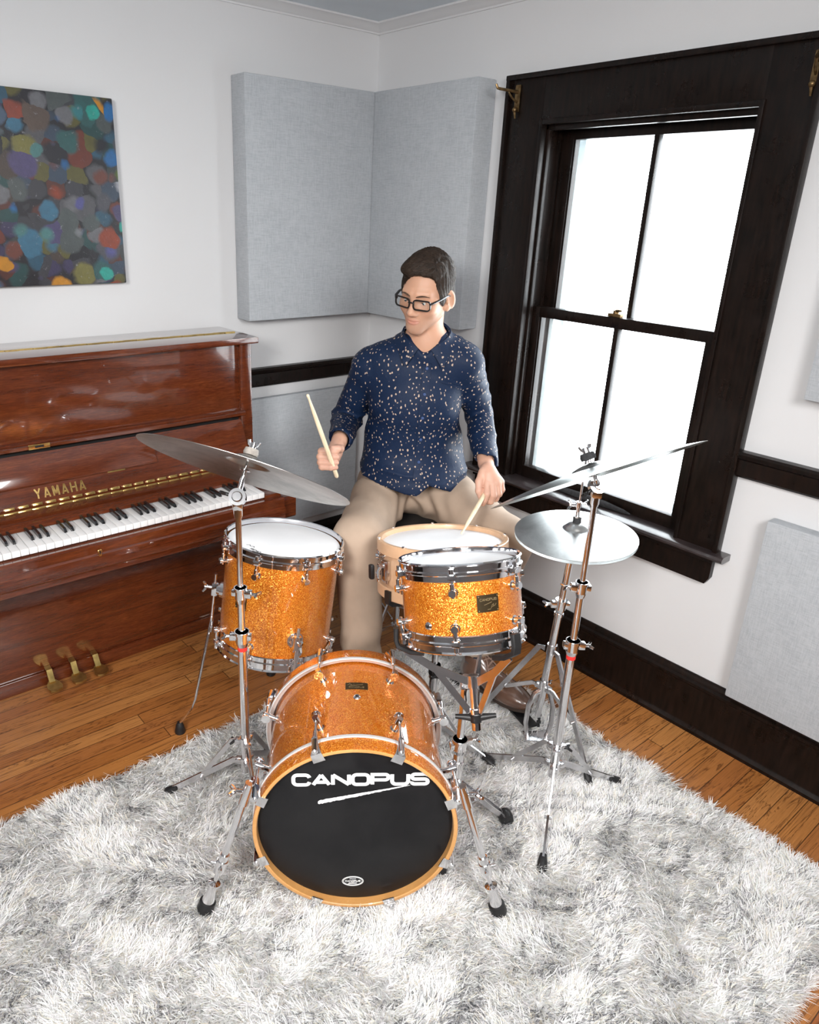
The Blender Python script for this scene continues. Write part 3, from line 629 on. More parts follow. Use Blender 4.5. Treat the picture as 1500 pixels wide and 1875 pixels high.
# ------------------------------------------------------------------ drums
def dframe(n, c):
    """drum axes: local z = axis n, local x = the side facing the camera position, local y = to the right seen from there"""
    n = nz(n); x = CAM - c; x = nz(x - n * (x @ n)); return np.array([x, np.cross(n, x), n])
def pol(r, deg, z): a = math.radians(deg); return V(r * math.cos(a), r * math.sin(a), z)
def metal_hoop(R, up=1, n=80):
    q = [(-.0105, -.016), (-.009, -.002), (-.005, 0), (-.002, -.003), (-.0055, -.007), (-.0055, -.019), (-.001, -.022), (-.001, -.027), (-.005, -.030), (-.005, -.043), (-.008, -.045), (-.0105, -.043)]
    return [(R + a, z * up) for a, z in q]
def drum(t, c, n, R, rs, H, lugs, shellmat, hoopmat='chrome', badge=None, post=.072, wood=False, full=False, headmat='coated'):
    B = dframe(n, c); mk = lambda: MB(c, B)
    b = mk(); b.lathe([(rs, -.022), (rs, -H + .022), (rs - .008, -H + .022), (rs - .008, -.022)], 96, closed=True); sh = obj('shell', b, shellmat, t, 40)
    for nm, up, z0 in (('top_hoop', 1, 0), ('bottom_hoop', -1, -H)):
        b = mk()
        pr = [(R - .017, -.012), (R - .015, -.002), (R - .012, 0), (R - .002, 0), (R, -.002), (R, -.034), (R - .002, -.036), (R - .017, -.036)] if wood else metal_hoop(R)
        if wood: pr = [(r, z * up + z0) for r, z in pr]
        else: pr = [(r, z * up + z0) for r, z in pr]
        b.lathe(pr, 96, closed=True)
        if not wood:
            for a in lugs: b.box(pol(R + .003, a, z0 - up * .029), (.016, .020, .016), .003, E=[pol(1, a, 0), pol(1, a + 90, 0), V(0, 0, 1)])
        else:
            for a in lugs: b.box(pol(R - .008, a, z0 - up * .001), (.012, .018, .003), .001, E=[pol(1, a, 0), pol(1, a + 90, 0), V(0, 0, 1)])
        obj(nm, b, hoopmat, t, 35)
    b = mk(); zz = -.013; b.lathe([(.0001, zz), (R * .5, zz), (R - .024 if not wood else R - .022, zz), (R - .014, zz - .004)], 96); hd = obj('head', b, headmat, t, 60)
    b = mk(); b.lathe([(.0001, -H + .013), (R - .014, -H + .014)], 64); obj('bottom_head', b, 'coated', t, 60)
    for a in lugs:
        e = [pol(1, a, 0), pol(1, a + 90, 0), V(0, 0, 1)]
        for up, z0 in ((1, 0), (-1, -H)):
            zp = z0 - up * post if not full else z0 - up * (H / 2 - .028)
            b = mk()
            b.cyl(pol(rs - .002, a, zp), pol(rs + .004, a, zp), .0115); b.cyl(pol(rs + .003, a, zp), pol(rs + .019, a, zp), .0075); b.cyl(pol(rs + .0185, a, zp), pol(rs + .026, a, zp), .0095, .0088)
            if full: b.cyl(pol(rs + .016, a, zp + up * .024), pol(rs + .016, a, zp - up * .004), .0065)
            lg = obj('lug', b, 'chrome', t, 40)
            b = mk(); r0 = rs + .0165
            ra = R + .004 if not wood else R - .006
            b.tube([pol(ra, a, z0 - up * (.012 if not wood else -.004)), pol(ra, a, z0 - up * .030), pol(r0, a, zp + up * .022), pol(r0, a, zp - up * .012)], [.0042, .0042, .0036, .0036], 10)
            b.cyl(pol(r0, a, zp + up * .006), pol(r0, a, zp + up * .022), .0058, n=10)
            if not wood: b.cyl(pol(ra, a, z0 - up * .010), pol(ra, a, z0 - up * .022), .006, n=10)
            obj('tension_rod', b, 'chrome', lg, 40)
    return B, sh, hd
def curved_plate(b, r, a0, a1, z0, z1, th, n=6):
    pts = [math.radians(a0 + (a1 - a0) * i / n) for i in range(n + 1)]
    poly = [((r + th) * math.cos(t), (r + th) * math.sin(t)) for t in pts] + [(r * math.cos(t), r * math.sin(t)) for t in pts[::-1]]
    b.prism(poly, z0, z1)
def make_badge(t, o, B, r, a, z, w, h, txt=True, mat='badge'):
    da = math.degrees(w / 2 / r); b = MB(o, B); curved_plate(b, r - .001, a - da, a + da, z - h / 2, z + h / 2, .0022)
    p = obj('badge', b, mat, t, 30)
    b = MB(o, B); E = [pol(1, a + 90, 0), V(0, 0, 1), pol(1, a, 0)]; cc = pol(r + .0016, a, z)
    if txt: b.strokes(letters('CANOPUS', w * .085, h * .13, w * .03), h * .030, E, cc + E[0] * -w * .39 + E[1] * h * .16, .0004)
    b.strokes([[(-.2 * w, -.08 * h), (.05 * w, .01 * h), (.16 * w, .06 * h)], [(.12 * w, -.30 * h), (.18 * w, -.10 * h), (.24 * w, -.06 * h), (.22 * w, -.2 * h), (.16 * w, -.24 * h), (.30 * w, -.16 * h), (.36 * w, -.04 * h)], [(-.05 * w, -.36 * h), (.1 * w, -.34 * h)]], h * .028, E, cc, .0004)
    for k in ((-.44, .4), (.44, .4), (-.44, -.4), (.44, -.4)): b.ball(cc + E[0] * k[0] * w + E[1] * k[1] * h - pol(.0008, a, 0), .0016, 8)
    obj('etching', b, 'badgeink', p, 0)

# floor tom
FC, FN = V(-1.114, -.962, .703), nz(V(.141, .021, .990))
ft = thing('floor_tom', 'orange sparkle floor tom with white head on three chrome legs beside the piano', 'floor tom', (-1.16, -.97, 0))
FL = [-67 + 45 * i for i in range(8)]
B, sh, hd = drum(ft, FC, FN, .189, .1770, .374, FL, 'sparkle')
make_badge(ft, FC, B, .1770, -38, -.175, .042, .042, mat='badge')
b = MB(FC, B); E = [pol(1, -42 + 90, 0), -pol(1, -42, 0), V(0, 0, 1)]; cc = pol(.138, -42, -.0128)
b.strokes([[(-.030, .004), (-.022, .012), (-.014, .005), (-.006, .013), (.002, .005)]], .0022, E, cc, .0003)
b.strokes(letters('REMO', .0075, .009, .003), .0018, E, cc + E[0] * .002 - E[1] * .012, .0003); obj('head_print', b, 'darkprint', hd, 0)
def ftleg(a, zb, foot, knee):
    """bracket on the shell at angle a; rod down to a bend and out to a rubber foot (world points)"""
    b = MB(FC, B); e = [pol(1, a, 0), pol(1, a + 90, 0), V(0, 0, 1)]
    b.cyl(pol(.175, a, zb), pol(.186, a, zb), .027, .025, 24); b.cyl(pol(.186, a, zb), pol(.197, a, zb), .020, .017, 20); b.box(pol(.203, a, zb), (.020, .024, .044), .005, E=e)
    wb = MB(FC, B); wingnut(wb, pol(.212, a, zb + .004), pol(1, a, 0), V(0, 0, 1), 1.1)
    br = obj('leg_bracket', b, 'chrome', ft, 40); obj('wing_bolt', wb, 'chrome', br, 40)
    top = FC + pol(.204, a, zb + .050) @ B; mid = FC + pol(.206, a, zb - .10) @ B
    b = MB(); k = V(*knee); f = V(*foot)
    b.tube([top, FC + pol(.204, a, zb) @ B, mid], .0052, 12); b.tube([mid, mid * .1 + k * .9, k, k * .75 + f * .25 + V(0, 0, -.004), f + V(0, 0, .035)], .0046, 12)
    b.cyl(mid + (top - mid) * .03, mid - nz(top - mid) * .05, .0062); 
    lg = obj('leg', b, 'chrome', ft, 40)
    b = MB(); b.lathe([(.0001, 0), (.017, 0), (.018, .006), (.013, .030), (.008, .040), (.0001, .040)], 20, c=f); obj('rubber_foot', b, 'rubber', lg, 40)
ftleg(-94, -.205, (-1.432, -.800, .001), (-1.398, -.858, .155))
ftleg(20, -.265, (-1.290, -1.290, .025), (-1.262, -1.240, .12))
ftleg(140, -.215, (-1.010, -.700, .001), (-1.020, -.735, .15))

# bass drum: local x right, y up, z toward its front head
BC = V(-1.400, -1.695, .278); ax = nz(V(.613, .790, 0)); BB = np.array([V(ax[1], -ax[0], 0), V(0, 0, 1), -ax])
bd = thing('bass_drum', 'orange sparkle bass drum with black front head lying on the shag rug', 'bass drum', (BC[0] + ax[0] * .2, BC[1] + ax[1] * .2, .03))
mk = lambda: MB(BC, BB)
b = mk(); b.lathe([(.2286, -.02), (.2286, -.385), (.221, -.385), (.221, -.02)], 128, closed=True); bsh = obj('shell', b, 'sparkle', bd, 40)
def wood_hoop(name, z0, s):
    """z0 = open edge, s = +1 when the open edge looks along local z"""
    b = mk(); q = lambda L: [(r, z0 + s * z) for r, z in L]
    b.cur = 0; b.lathe(q([(.2450, -.042), (.2450, -.004), (.2435, -.001)]), 128)
    b.cur = 1; b.lathe(q([(.2435, -.001), (.2415, 0), (.2360, 0), (.2340, -.002), (.2340, -.044)]), 128)
    b.cur = 2; b.lathe(q([(.2340, -.044), (.2400, -.046), (.2445, -.050), (.2475, -.049), (.2485, -.045), (.2475, -.041), (.2450, -.040)]), 128)
    return obj(name, b, ['sparkle', 'hoopwood', 'silver'], bd, 40)
wood_hoop('front_hoop', 0, 1); wood_hoop('back_hoop', -.405, -1)
b = mk(); b.lathe([(.0001, -.018), (.12, -.018), (.225, -.018), (.2335, -.021)], 128); fh = obj('front_head', b, 'blackhead', bd, 60)
b = mk(); b.lathe([(.0001, -.39), (.2335, -.388)], 96); obj('back_head', b, 'coated', bd, 60)
th = math.radians(1.6); E = [V(math.cos(th), math.sin(th), 0), V(-math.sin(th), math.cos(th), 0), V(0, 0, 1)]
for i, ch in enumerate('CANOPUS'):
    b = mk(); b.strokes(letters(ch, .0375, .0285, 0), .0090, E, V(-.1475, .1245, -.0179) + E[0] * i * .046, .0006); obj('printed_letter', b, 'white', fh, 0)
b = mk(); rr = random.Random(3); top = []; bot = []
for i in range(61):
    u = i / 60; x = -.090 + .215 * u; y = .0735 + .0555 * u; w = .0052 * (1 - u) ** .7 + .0004
    if i == 0: w *= .55
    top.append((x, y + w * (.9 + .35 * rr.random()))); bot.append((x, y - w * (.75 + .5 * rr.random())))
for i in range(60):
    b.add([(top[i][0], top[i][1], -.0173), (top[i + 1][0], top[i + 1][1], -.0173), (bot[i + 1][0], bot[i + 1][1], -.0173), (bot[i][0], bot[i][1], -.0173)], [(0, 1, 2, 3)])
tag(obj('brush_mark', b, 'white', fh, 0), 'white brushed stroke under the printed name')
b = mk(); el = lambda rx, ry: [(rx * math.cos(t * PI / 20), ry * math.sin(t * PI / 20)) for t in range(41)]
b.strokes([el(.0262, .0152), el(.0236, .0130)], .0012, E, V(-.001, -.1745, -.0179), .0005)
b.strokes(letters('CANOPUS', .0042, .0042, .0013), .0010, E, V(-.0195, -.1768, -.0179), .0005)
b.strokes([[(-.010, -.0058), (.010, -.0040)], [(-.008, .0075), (.008, .0075)], [(-.012, -.0082), (.010, -.0082)]], .0012, E, V(-.001, -.1745, -.0179), .0005)
tag(obj('oval_logo', b, 'white', fh, 0), 'small white oval emblem near bottom of head')
for i in range(8):
    a = 22.5 + 45 * i; er, et, ez = pol(1, a, 0), pol(1, a + 90, 0), V(0, 0, 1)
    for s, z0, zp in ((1, 0., -.108), (-1, -.405, -.300)):
        P = lambda r, t, z: er * r + et * t + ez * (z0 + s * z)
        b = mk(); b.cyl(er * .2270 + ez * zp, er * .233 + ez * zp, .0115); b.cyl(er * .232 + ez * zp, er * .252 + ez * zp, .0072); b.cyl(er * .251 + ez * zp, er * .268 + ez * zp, .0088, .0078)
        lg = obj('lug', b, 'chrome', bd, 40)
        b = mk(); b.tube([er * .2595 + ez * (zp - s * .014), P(.2595, 0, -.040)], .0035, 10); b.cyl(er * .2595 + ez * (zp - s * .013), er * .2595 + ez * (zp - s * .017), .0125, n=18); b.cyl(P(.2595, 0, -.066), P(.2595, 0, -.040), .005, .0075, 12)
        obj('tension_rod', b, 'chrome', lg, 40)
        b = mk(); w = .0145
        b.add([P(.2275, -w, .003), P(.2275, w, .003), P(.2500, w * .9, .003), P(.2500, -w * .9, .003), P(.2275, -w, .0005), P(.2275, w, .0005), P(.2465, w * .9, .0005), P(.2465, -w * .9, .0005),
               P(.2540, -w * .62, -.012), P(.2540, w * .62, -.012), P(.2465, w * .62, -.012), P(.2465, -w * .62, -.012), P(.2640, -.007, -.040), P(.2640, .007, -.040), P(.2520, .007, -.040), P(.2520, -.007, -.040)],
              [(0, 1, 2, 3), (4, 7, 6, 5), (0, 4, 5, 1), (1, 5, 6, 2), (3, 2, 9, 8), (0, 3, 7, 4), (2, 6, 10, 9), (3, 8, 11, 7), (6, 7, 11, 10), (8, 9, 13, 12), (9, 10, 14, 13), (8, 12, 15, 11), (10, 11, 15, 14), (12, 13, 14, 15)])
        b.cyl(P(.2585, 0, -.034), P(.2565, 0, .002), .0075, .0070, 14); b.cyl(P(.2565, 0, .002), P(.2563, 0, .0055), .0042, n=10)
        obj('claw', b, 'chrome', bd, 25)
def bass_plate(z, w, h):
    r = .2286; b = MB(BC, np.array([BB[1], -BB[0], BB[2]])); da = math.degrees(w / 2 / r)
    curved_plate(b, r - .001, -da, da, z - h / 2, z + h / 2, .0024); p = obj('badge', b, 'badge', bd, 30)
    b = MB(BC, np.array([BB[1], -BB[0], BB[2]])); E = [V(0, -1, 0), V(0, 0, -1), V(1, 0, 0)]; cc = V(r + .0018, 0, z)
    b.strokes(letters('CANOPUS', .0042, .0035, .0016), .0009, E, cc + E[0] * -.020 + E[1] * -.0085, .0004)
    b.strokes([[(-.024, .002), (-.018, .007), (-.012, .003), (-.016, .001), (-.006, .006)], [(-.020, -.003), (.0, .002), (.016, .005)]], .0012, E, cc, .0004); obj('etching', b, 'badgeink', p, 0)
bass_plate(-.258, .058, .028)
b = MB(BC, np.array([BB[1], -BB[0], BB[2]])); b.lathe([(.004, .003), (.0065, .0035), (.0085, .002), (.010, 0)], 20, c=(.2286, 0, -.213), ax=(1, 0, 0)); vt = obj('air_vent', b, 'chrome', bd, 50)
b = MB(BC, np.array([BB[1], -BB[0], BB[2]])); b.cyl((.2284, 0, -.213), (.2316, 0, -.213), .0045); obj('hole', b, 'tape', vt, 0)
for s in (-1, 1):
    f = V(s * .367, -.252, .004); top = V(s * .262, .066, -.052); d = nz(f - top); L = np.linalg.norm(f - top)
    b = mk(); b.box(V(s * .246, .062, -.070), (.022, .042, .050), .008); b.cyl(V(s * .236, .062, -.070), V(s * .262, .062, -.060), .016); b.cyl(top - d * .028, top + d * .030, .0125, n=16); sp_ = obj('spur', b, 'chrome', bd, 40)
    b = mk(); wingnut(b, top + V(s * .008, .004, 0), V(s * .9, .3, .2), V(0, .2, 1), 1.25); obj('wing_bolt', b, 'chrome', sp_, 40)
    b = mk(); b.cyl(top + d * .02, top + d * (L * .60), .0088); obj('tube', b, 'chrome', sp_, 40)
    b = mk(); m = top + d * L * .60; b.cyl(m - d * .030, m + d * .022, .0125); b.cyl(m - d * .012, m + d * .012, .0145); b.cyl(m, m + nz(np.cross(d, V(0, 0, 1))) * -s * .026, .0045); b.cyl(m, m + V(0, 0, .022), .005); obj('clamp', b, 'chrome', sp_, 40)
    b = mk(); b.cyl(m, f - d * .055, .0055); b.lathe([(.0055, -.085), (.0155, -.082), (.0155, -.077), (.009, -.072), (.010, -.060), (.0165, -.030), (.0165, -.026)], 20, c=f, ax=d); obj('rod', b, 'chrome', sp_, 40)
    b = mk(); b.lathe([(.0167, -.030), (.0205, -.028), (.0215, -.006), (.017, .004), (.0001, .006)], 20, c=f, ax=d); obj('rubber_foot', b, 'rubber', sp_, 40)

# kick pedal behind the bass drum
kp = thing('kick_pedal', 'chrome kick pedal behind the bass drum under the right foot', 'drum pedal', tuple(BC - BB[2] * .55 + V(0, 0, -.24)))
b = mk(); b.box(V(0, -.236, -.60), (.085, .008, .34), .003); b.box(V(0, -.225, -.425), (.075, .03, .03), .004); obj('base_plate', b, 'steel', kp)
b = mk(); b.strip([V(0, -.215, -.745), V(0, -.190, -.60), V(0, -.150, -.475)], .075, .008, (0, 1, 0)); obj('footboard', b, 'steel', kp)
for s in (-1, 1):
    b = mk(); b.tube([V(s * .055, -.235, -.44), V(s * .055, -.13, -.44), V(s * .048, -.02, -.44)], [.009, .008, .007], 12); obj('post', b, 'chrome', kp)
b = mk(); b.cyl(V(-.06, -.025, -.44), V(.06, -.025, -.44), .007); b.tube([V(0, -.025, -.44), V(0, .09, -.455), V(0, .14, -.435)], .004, 8); obj('axle', b, 'chrome', kp)
b = mk(); b.ball(V(0, .145, -.428), (.022, .030, .016), 14); obj('beater', b, 'felt', kp)
b = mk(); b.strip([V(0, -.03, -.452), V(0, -.10, -.462), V(0, -.152, -.470)], .014, .006, (0, 0, 1)); obj('chain', b, 'steel', kp)

# rack tom
TC, TN = V(-.996, -1.582, .851), nz(V(.117, .306, .945))
tt = thing('rack_tom', 'orange sparkle rack tom with bronze badge held in a basket stand', 'rack tom', tuple(TC - TN * .216))
TL = [-67 + 60 * i for i in range(6)]
B, sh, hd = drum(tt, TC, TN, .158, .1490, .216, TL, 'sparkle', post=.066)
make_badge(tt, TC, B, .149, 24, -.098, .055, .041)
b = MB(TC, B); b.lathe([(.004, .003), (.0065, .0035), (.0085, .002), (.010, 0)], 20, c=pol(.149, -34, -.150), ax=pol(1, -34, 0)); vt = obj('air_vent', b, 'chrome', tt, 50)
b = MB(TC, B); b.cyl(pol(.1488, -34, -.150), pol(.152, -34, -.150), .0045); obj('hole', b, 'tape', vt, 0)
BT = B
# snare
NC, NN = V(-.758, -1.295, .732), nz(V(.095, .185, .978))
sn = thing('snare_drum', 'natural maple snare drum with wood hoops between the drummer and orange tom', 'snare drum', tuple(NC - NN * .168))
B, sh, hd = drum(sn, NC, NN, .200, .1800, .168, [-80 + 45 * i for i in range(8)], 'maple', 'maple', wood=True, full=True)
BN = B
b = MB(NC, B); a = -62; e = [pol(1, a, 0), pol(1, a + 90, 0), V(0, 0, 1)]
b.box(pol(.190, a, -.085), (.020, .030, .060), .005, E=e); b.cyl(pol(.196, a, -.070), pol(.214, a, -.070), .008); b.tube([pol(.206, a, -.072), pol(.222, a + 4, -.082), pol(.226, a + 6, -.10)], [.006, .005, .005], 10)
for k in range(4): b.cyl(pol(.186, a - 5 + k * 3.2, -.09), pol(.190, a - 8 + k * 3.5, -.125), .0028, n=8)
sr = obj('strainer', b, 'steel', sn, 40)
b = MB(NC, B); b.box(pol(.224, a - 9, -.095), (.014, .022, .046), .006, E=e); obj('lever', b, 'rubber', sr, 40)
b = MB(NC, B); E = [pol(1, 90, 0), -pol(1, 0, 0), V(0, 0, 1)]; b.strokes(letters('REMO', .008, .008, .003), .0016, E, pol(.152, 8, -.0128), .0003); obj('head_print', b, 'darkprint', hd, 0)

# ------------------------------------------------------------------ stands
def clamp(par, mb, c, d, r, side, wing=True, mat='chrome'):
    d, side = nz(d), nz(side)
    mb.cyl(c - d * .016, c + d * .016, r + .0055, n=18); mb.cyl(c + d * .008, c + d * .016, r + .008, n=18); mb.cyl(c - d * .030, c - d * .016, r + .001, r + .0055, n=18)
    E = [side, nz(np.cross(d, side)), d]
    mb.box(c + side * (r + .012), (.018, .018, .020), .003, E=E); mb.box(c - side * (r + .007), (.014, .020, .018), .003, E=E)
    if wing: wingnut(mb, c + side * (r + .014), side, nz(np.cross(d, side)), 1.0)
def tripod(t, hub, zl, zu, feet, w=.017, joint=.52, fmat='rubber', style=0):
    """legs out of the lower hub, braces out of the upper collar (style 1: legs from the upper collar)"""
    hx = V(hub[0], hub[1], 0)
    for f in feet:
        f = V(*f); d = nz(V(f[0] - hub[0], f[1] - hub[1], 0)); L = math.hypot(f[0] - hub[0], f[1] - hub[1]); sd = V(-d[1], d[0], 0)
        a0 = hx + d * .020 + V(0, 0, zu if style else zl); e0 = f + V(0, 0, .012) - d * .012
        b = MB()
        b.strip([a0 - d * .006, a0 + d * .014, e0], w, .006, sd)
        j = a0 + (e0 - a0) * joint
        if style == 0:
            b.box(a0, (.020, .022, .014), .003, E=[d, sd, V(0, 0, 1)])
        lg = obj('leg', b, 'steel', t, 30)
        c0 = hx + d * .020 + V(0, 0, zl if style else zu); b = MB()
        if style == 0: b.strip([c0 - d * .006, c0 + d * .018, j + V(0, 0, .004)], w * .8, .005, sd)
        else: b.strip([c0 - d * .006, c0 + d * .02, j + V(0, 0, -.004)], w * .8, .005, sd)
        b.cyl(j - sd * w * .62, j + sd * w * .62, .0045, n=10); b.box(c0, (.018, .020, .016), .003, E=[d, sd, V(0, 0, 1)])
        obj('brace', b, 'steel', t, 30)
        b = MB(); u = nz(e0 - a0); b.tube([e0 - u * .030, e0 - u * .010, e0 + u * .004, e0 + u * .010 + V(0, 0, -.012)], [.009, .013, .014, .011], 14, flat=.85); obj('rubber_foot', b, fmat, lg, 40)
def cymbal(name, label, cat, c, n, r, mat, bell=.021, bow=.024, group=None):
    n = nz(n); t = MB(); o = bpy.data.objects
    x = nz(np.cross(n, (0.3, 1, 0))); E = np.array([x, np.cross(n, x), n])
    hb = r * .20; pr = []
    for i in range(40):
        q = r * i / 39; s = max(q, .006)
        z = -bow * (max(0, s - hb * .8) / (r - hb)) ** 1.55
        if s < hb: z += bell * (1 - (s / hb) ** 2) ** .8 - 0
        pr.append((s, z))
    th = lambda q: .0010 + .0008 * (1 - q / r)
    prof = [(a, z + th(a)) for a, z in pr] + [(a, z - th(a) * .2) for a, z in pr[::-1]]
    mb = MB((0, 0, 0), np.eye(3)); mb.lathe(prof, 128, closed=True)
    me = mb.data(name, [mat], V(0, 0, 0), 50); ob = bpy.data.objects.new(name, me); COL.objects.link(ob)
    ob.matrix_world = Matrix.Translation(Vector(c)) @ Matrix(E).transposed().to_4x4(); ORG[ob.name] = V(*c)
    return tag(ob, label, cat, group)
def cymbal_stand(label, P, z, top, n, feet, zl, zu, side, twist, fm='felt'):
    t = thing('cymbal_stand', label, 'cymbal stand', (P[0], P[1], .03)); X = V(P[0], P[1], 0); U = V(0, 0, 1)
    z1, z2, z3, ztape = z
    b = MB(); b.cyl(X + U * (zl - .03), X + U * z1, .0125, n=24); b.cyl(X + U * (zl - .035), X + U * (zl + .012), .0150, n=24); b.cyl(X + U * (zu - .012), X + U * (zu + .014), .0155, n=24); pl = obj('pole', b, 'chrome', t, 40)
    b = MB(); b.cyl(X + U * (ztape - .010), X + U * (ztape + .010), .0129, n=24); tag(obj('tape', b, 'red', pl, 40), 'red tape ring')
    b = MB(); wingnut(b, X + U * zu + side * .016, side, nz(np.cross(U, side)), .9); obj('wing_bolt', b, 'rubber', pl, 40)
    b = MB(); b.cyl(X + U * (z1 - .02), X + U * z2, .0096, n=20); obj('pole', b, 'chrome', t, 40)
    b = MB(); b.cyl(X + U * (z2 - .02), X + U * (z3 - .01), .0078, n=20); b.cyl(X + U * (z3 - .055), X + U * (z3 - .02), .0098, n=20); obj('pole', b, 'chrome', t, 40)
    for zz, r, sd in ((z1, .0125, side), (z2, .0096, twist)):
        b = MB(); clamp(t, b, X + U * zz, U, r, sd); obj('clamp', b, 'chrome', t, 40)
    n = nz(n); pv = X + U * z3; hd = V(*top)
    hs = nz(np.cross(n, nz(np.cross(n, CF)))) ; hs = nz(np.cross(hd - pv, CF))
    s2 = nz(np.cross(n, hs)); s2 = CF * -1
    s2 = nz(s2 - n * (s2 @ n))
    b = MB(); b.cyl(pv - s2 * .014, pv + s2 * .014, .0215, n=28); b.cyl(pv + s2 * .013, pv + s2 * .020, .014, .011, 20); b.cyl(pv - U * .05, pv - U * .03, .0115, n=16); b.box(pv - U * .016, (.026, .024, .034), .005, E=[nz(np.cross(U, s2)), nz(np.cross(np.cross(U, s2), U)), U]); tl = obj('tilter', b, 'chrome', t, 40)
    b = MB(); wingnut(b, pv + hs * .016, hs, s2, 1.0); obj('wing_bolt', b, 'rubber', tl, 40)
    b = MB(); q = hd - n * .030; b.tube([pv, pv * .3 + q * .7, q, hd + n * .056], [.0085, .0075, .0055, .0036], 12); b.lathe([(.004, -.020), (.014, -.018), (.014, -.014), (.006, -.012)], 20, c=hd, ax=n); obj('post', b, 'chrome', tl, 40)
    b = MB(); b.lathe([(.004, .022), (.018, .023), (.0195, .030), (.017, .040), (.004, .041)], 24, c=hd, ax=n); fl = obj('felt', b, fm, t, 40)
    b = MB(); b.cyl(hd + n * .041, hd + n * .054, .0095, n=14); w = nz(np.cross(n, CF))
    for k in (-1, 1): b.tube([hd + n * .044, hd + n * .050 + w * k * .010, hd + n * .060 + w * k * .014], [.006, .0065, .0055], 8, flat=.6)
    obj('wing_nut', b, 'chrome', t, 40)
    tripod(t, P, zl, zu, feet)
    return t
RC, RN = V(-1.387, -1.212, 1.063), nz(V(.492, .200, .849))
cymbal('ride_cymbal', 'large dull brown ride cymbal tilted over the piano keyboard', 'cymbal', RC, RN, .272, 'cymbal', bow=.020)
rd = np.array([-.173, .172, 0]); an = lambda deg, L: (lambda q: (-1.422 + L * q[0], -1.221 + L * q[1], .02))((math.cos(math.radians(deg)), math.sin(math.radians(deg))))
cymbal_stand('chrome cymbal stand in front of the floor tom, holding the dull ride', (-1.422, -1.221), (.585, .717, .985, .553), RC, RN, [(-1.600, -1.047, .02), an(-105 + 0, .20), an(25, .24)], .172, .240, nz(V(-.775, .63, 0)), nz(V(.6, -.8, 0)))
cl = nz(.9533 * CR + .3017 * CU); KP_ = (1084 - 653.0, 858 - 897.26); dd = nz(CR * KP_[0] / 1345.69 - CU * KP_[1] / 1345.69 + CF)
KC = CAM + (CR * KP_[0] / 1345.69 - CU * KP_[1] / 1345.69 + CF) * 1.80
cl = nz(cl - dd * (cl @ dd)); KN = nz(np.cross(cl, dd)); KN = KN if KN[2] > 0 else -KN; KN = nz(KN + dd * .028)
cymbal('crash_cymbal', 'thin silvery crash cymbal tilted edge-on in front of the window', 'cymbal', KC, KN, .263, 'crash', bow=.019, bell=.013)
cymbal_stand('chrome cymbal stand nearest the window wall, holding the edge-on crash', (-.697, -1.756), (.562, .741, 1.030, .530), KC, KN, [(-.924, -1.907, .02), (-.726, -1.500, .02), (-.459, -1.842, .02)], .150, .215, nz(V(.775, -.63, 0)), nz(V(-.775, .63, 0)), 'blackfelt')
# hi-hat
HC, HN = V(-.491, -1.581, .795), nz(V(-.048, .011, 1.))
cymbal('hi_hat_cymbal', 'bright silvery top hi-hat cymbal below the crash, with clutch on its bell', 'cymbal', HC, HN, .178, 'hihat', bow=.017, group='pair of hi-hat cymbals')
cymbal('hi_hat_cymbal', 'bottom hi-hat cymbal mirrored just under the top one, only its rim showing', 'cymbal', HC - HN * .046, -HN, .177, 'hihat', bow=.017, group='pair of hi-hat cymbals')
hh = thing('hi_hat_stand', 'chrome hi-hat stand with pedal and chain under the left shoe', 'hi-hat stand', (-.514, -1.562, .03))
h0, h1 = V(-.516, -1.560, .17), V(-.492, -1.580, .735); hd_ = nz(h1 - h0)
b = MB(); b.cyl(h0, h0 + hd_ * .36, .0125, n=24); b.cyl(h0 + hd_ * .19, h0 + hd_ * .225, .0155, n=24); b.cyl(h0 + hd_ * .06, h0 + hd_ * .09, .0165, n=24); b.cyl(h0 - hd_ * .05, h0, .010); obj('pole', b, 'chrome', hh, 40)
b = MB(); b.cyl(h0 + hd_ * .34, h1, .0100, n=20); b.cyl(h1 - hd_ * .03, h1, .0125); b.lathe([(.004, 0), (.020, .002), (.020, .006), (.004, .008)], 24, c=h1, ax=hd_); obj('pole', b, 'chrome', hh, 40)
b = MB(); clamp(hh, b, h0 + hd_ * .37, hd_, .011, nz(V(-.775, .63, 0))); b.cyl(h0 + hd_ * .33, h0 + hd_ * .34, .0148); obj('clamp', b, 'chrome', hh, 40)
b = MB(); b.cyl(h1, h1 + V(.002, 0, .285), .0032, n=10); obj('rod', b, 'chrome', hh, 40)
b = MB(); b.cyl(HC + HN * .018, HC + HN * .036, .0125, n=16); tag(obj('clutch_felt', b, 'blackfelt', hh, 40), 'black clutch felts')
b = MB(); b.cyl(HC + HN * .036, HC + HN * .042, .010, n=8); b.cyl(HC + HN * .042, HC + HN * .088, .0062, n=12); b.cyl(HC + HN * .070, HC + HN * .086, .0088, n=12); wingnut(b, HC + HN * .076 + V(-.005, .004, 0), V(-.775, .63, 0), V(0, 0, 1), .9); wingnut(b, HC + HN * .080 + V(.005, -.004, 0), V(.775, -.63, .1), V(0, 0, 1), .7); obj('clutch', b, 'chrome', hh, 40)
tripod(hh, (-.512, -1.563), .235, .375, [(-.580, -1.340, .02), (-.545, -1.800, .02), (-.315, -1.555, .02)], style=1, joint=.55)
b = MB(); c0 = V(-.514, -1.562, .03); u = nz(V(.775, -.63, 0)); v = nz(V(.63, .775, 0))
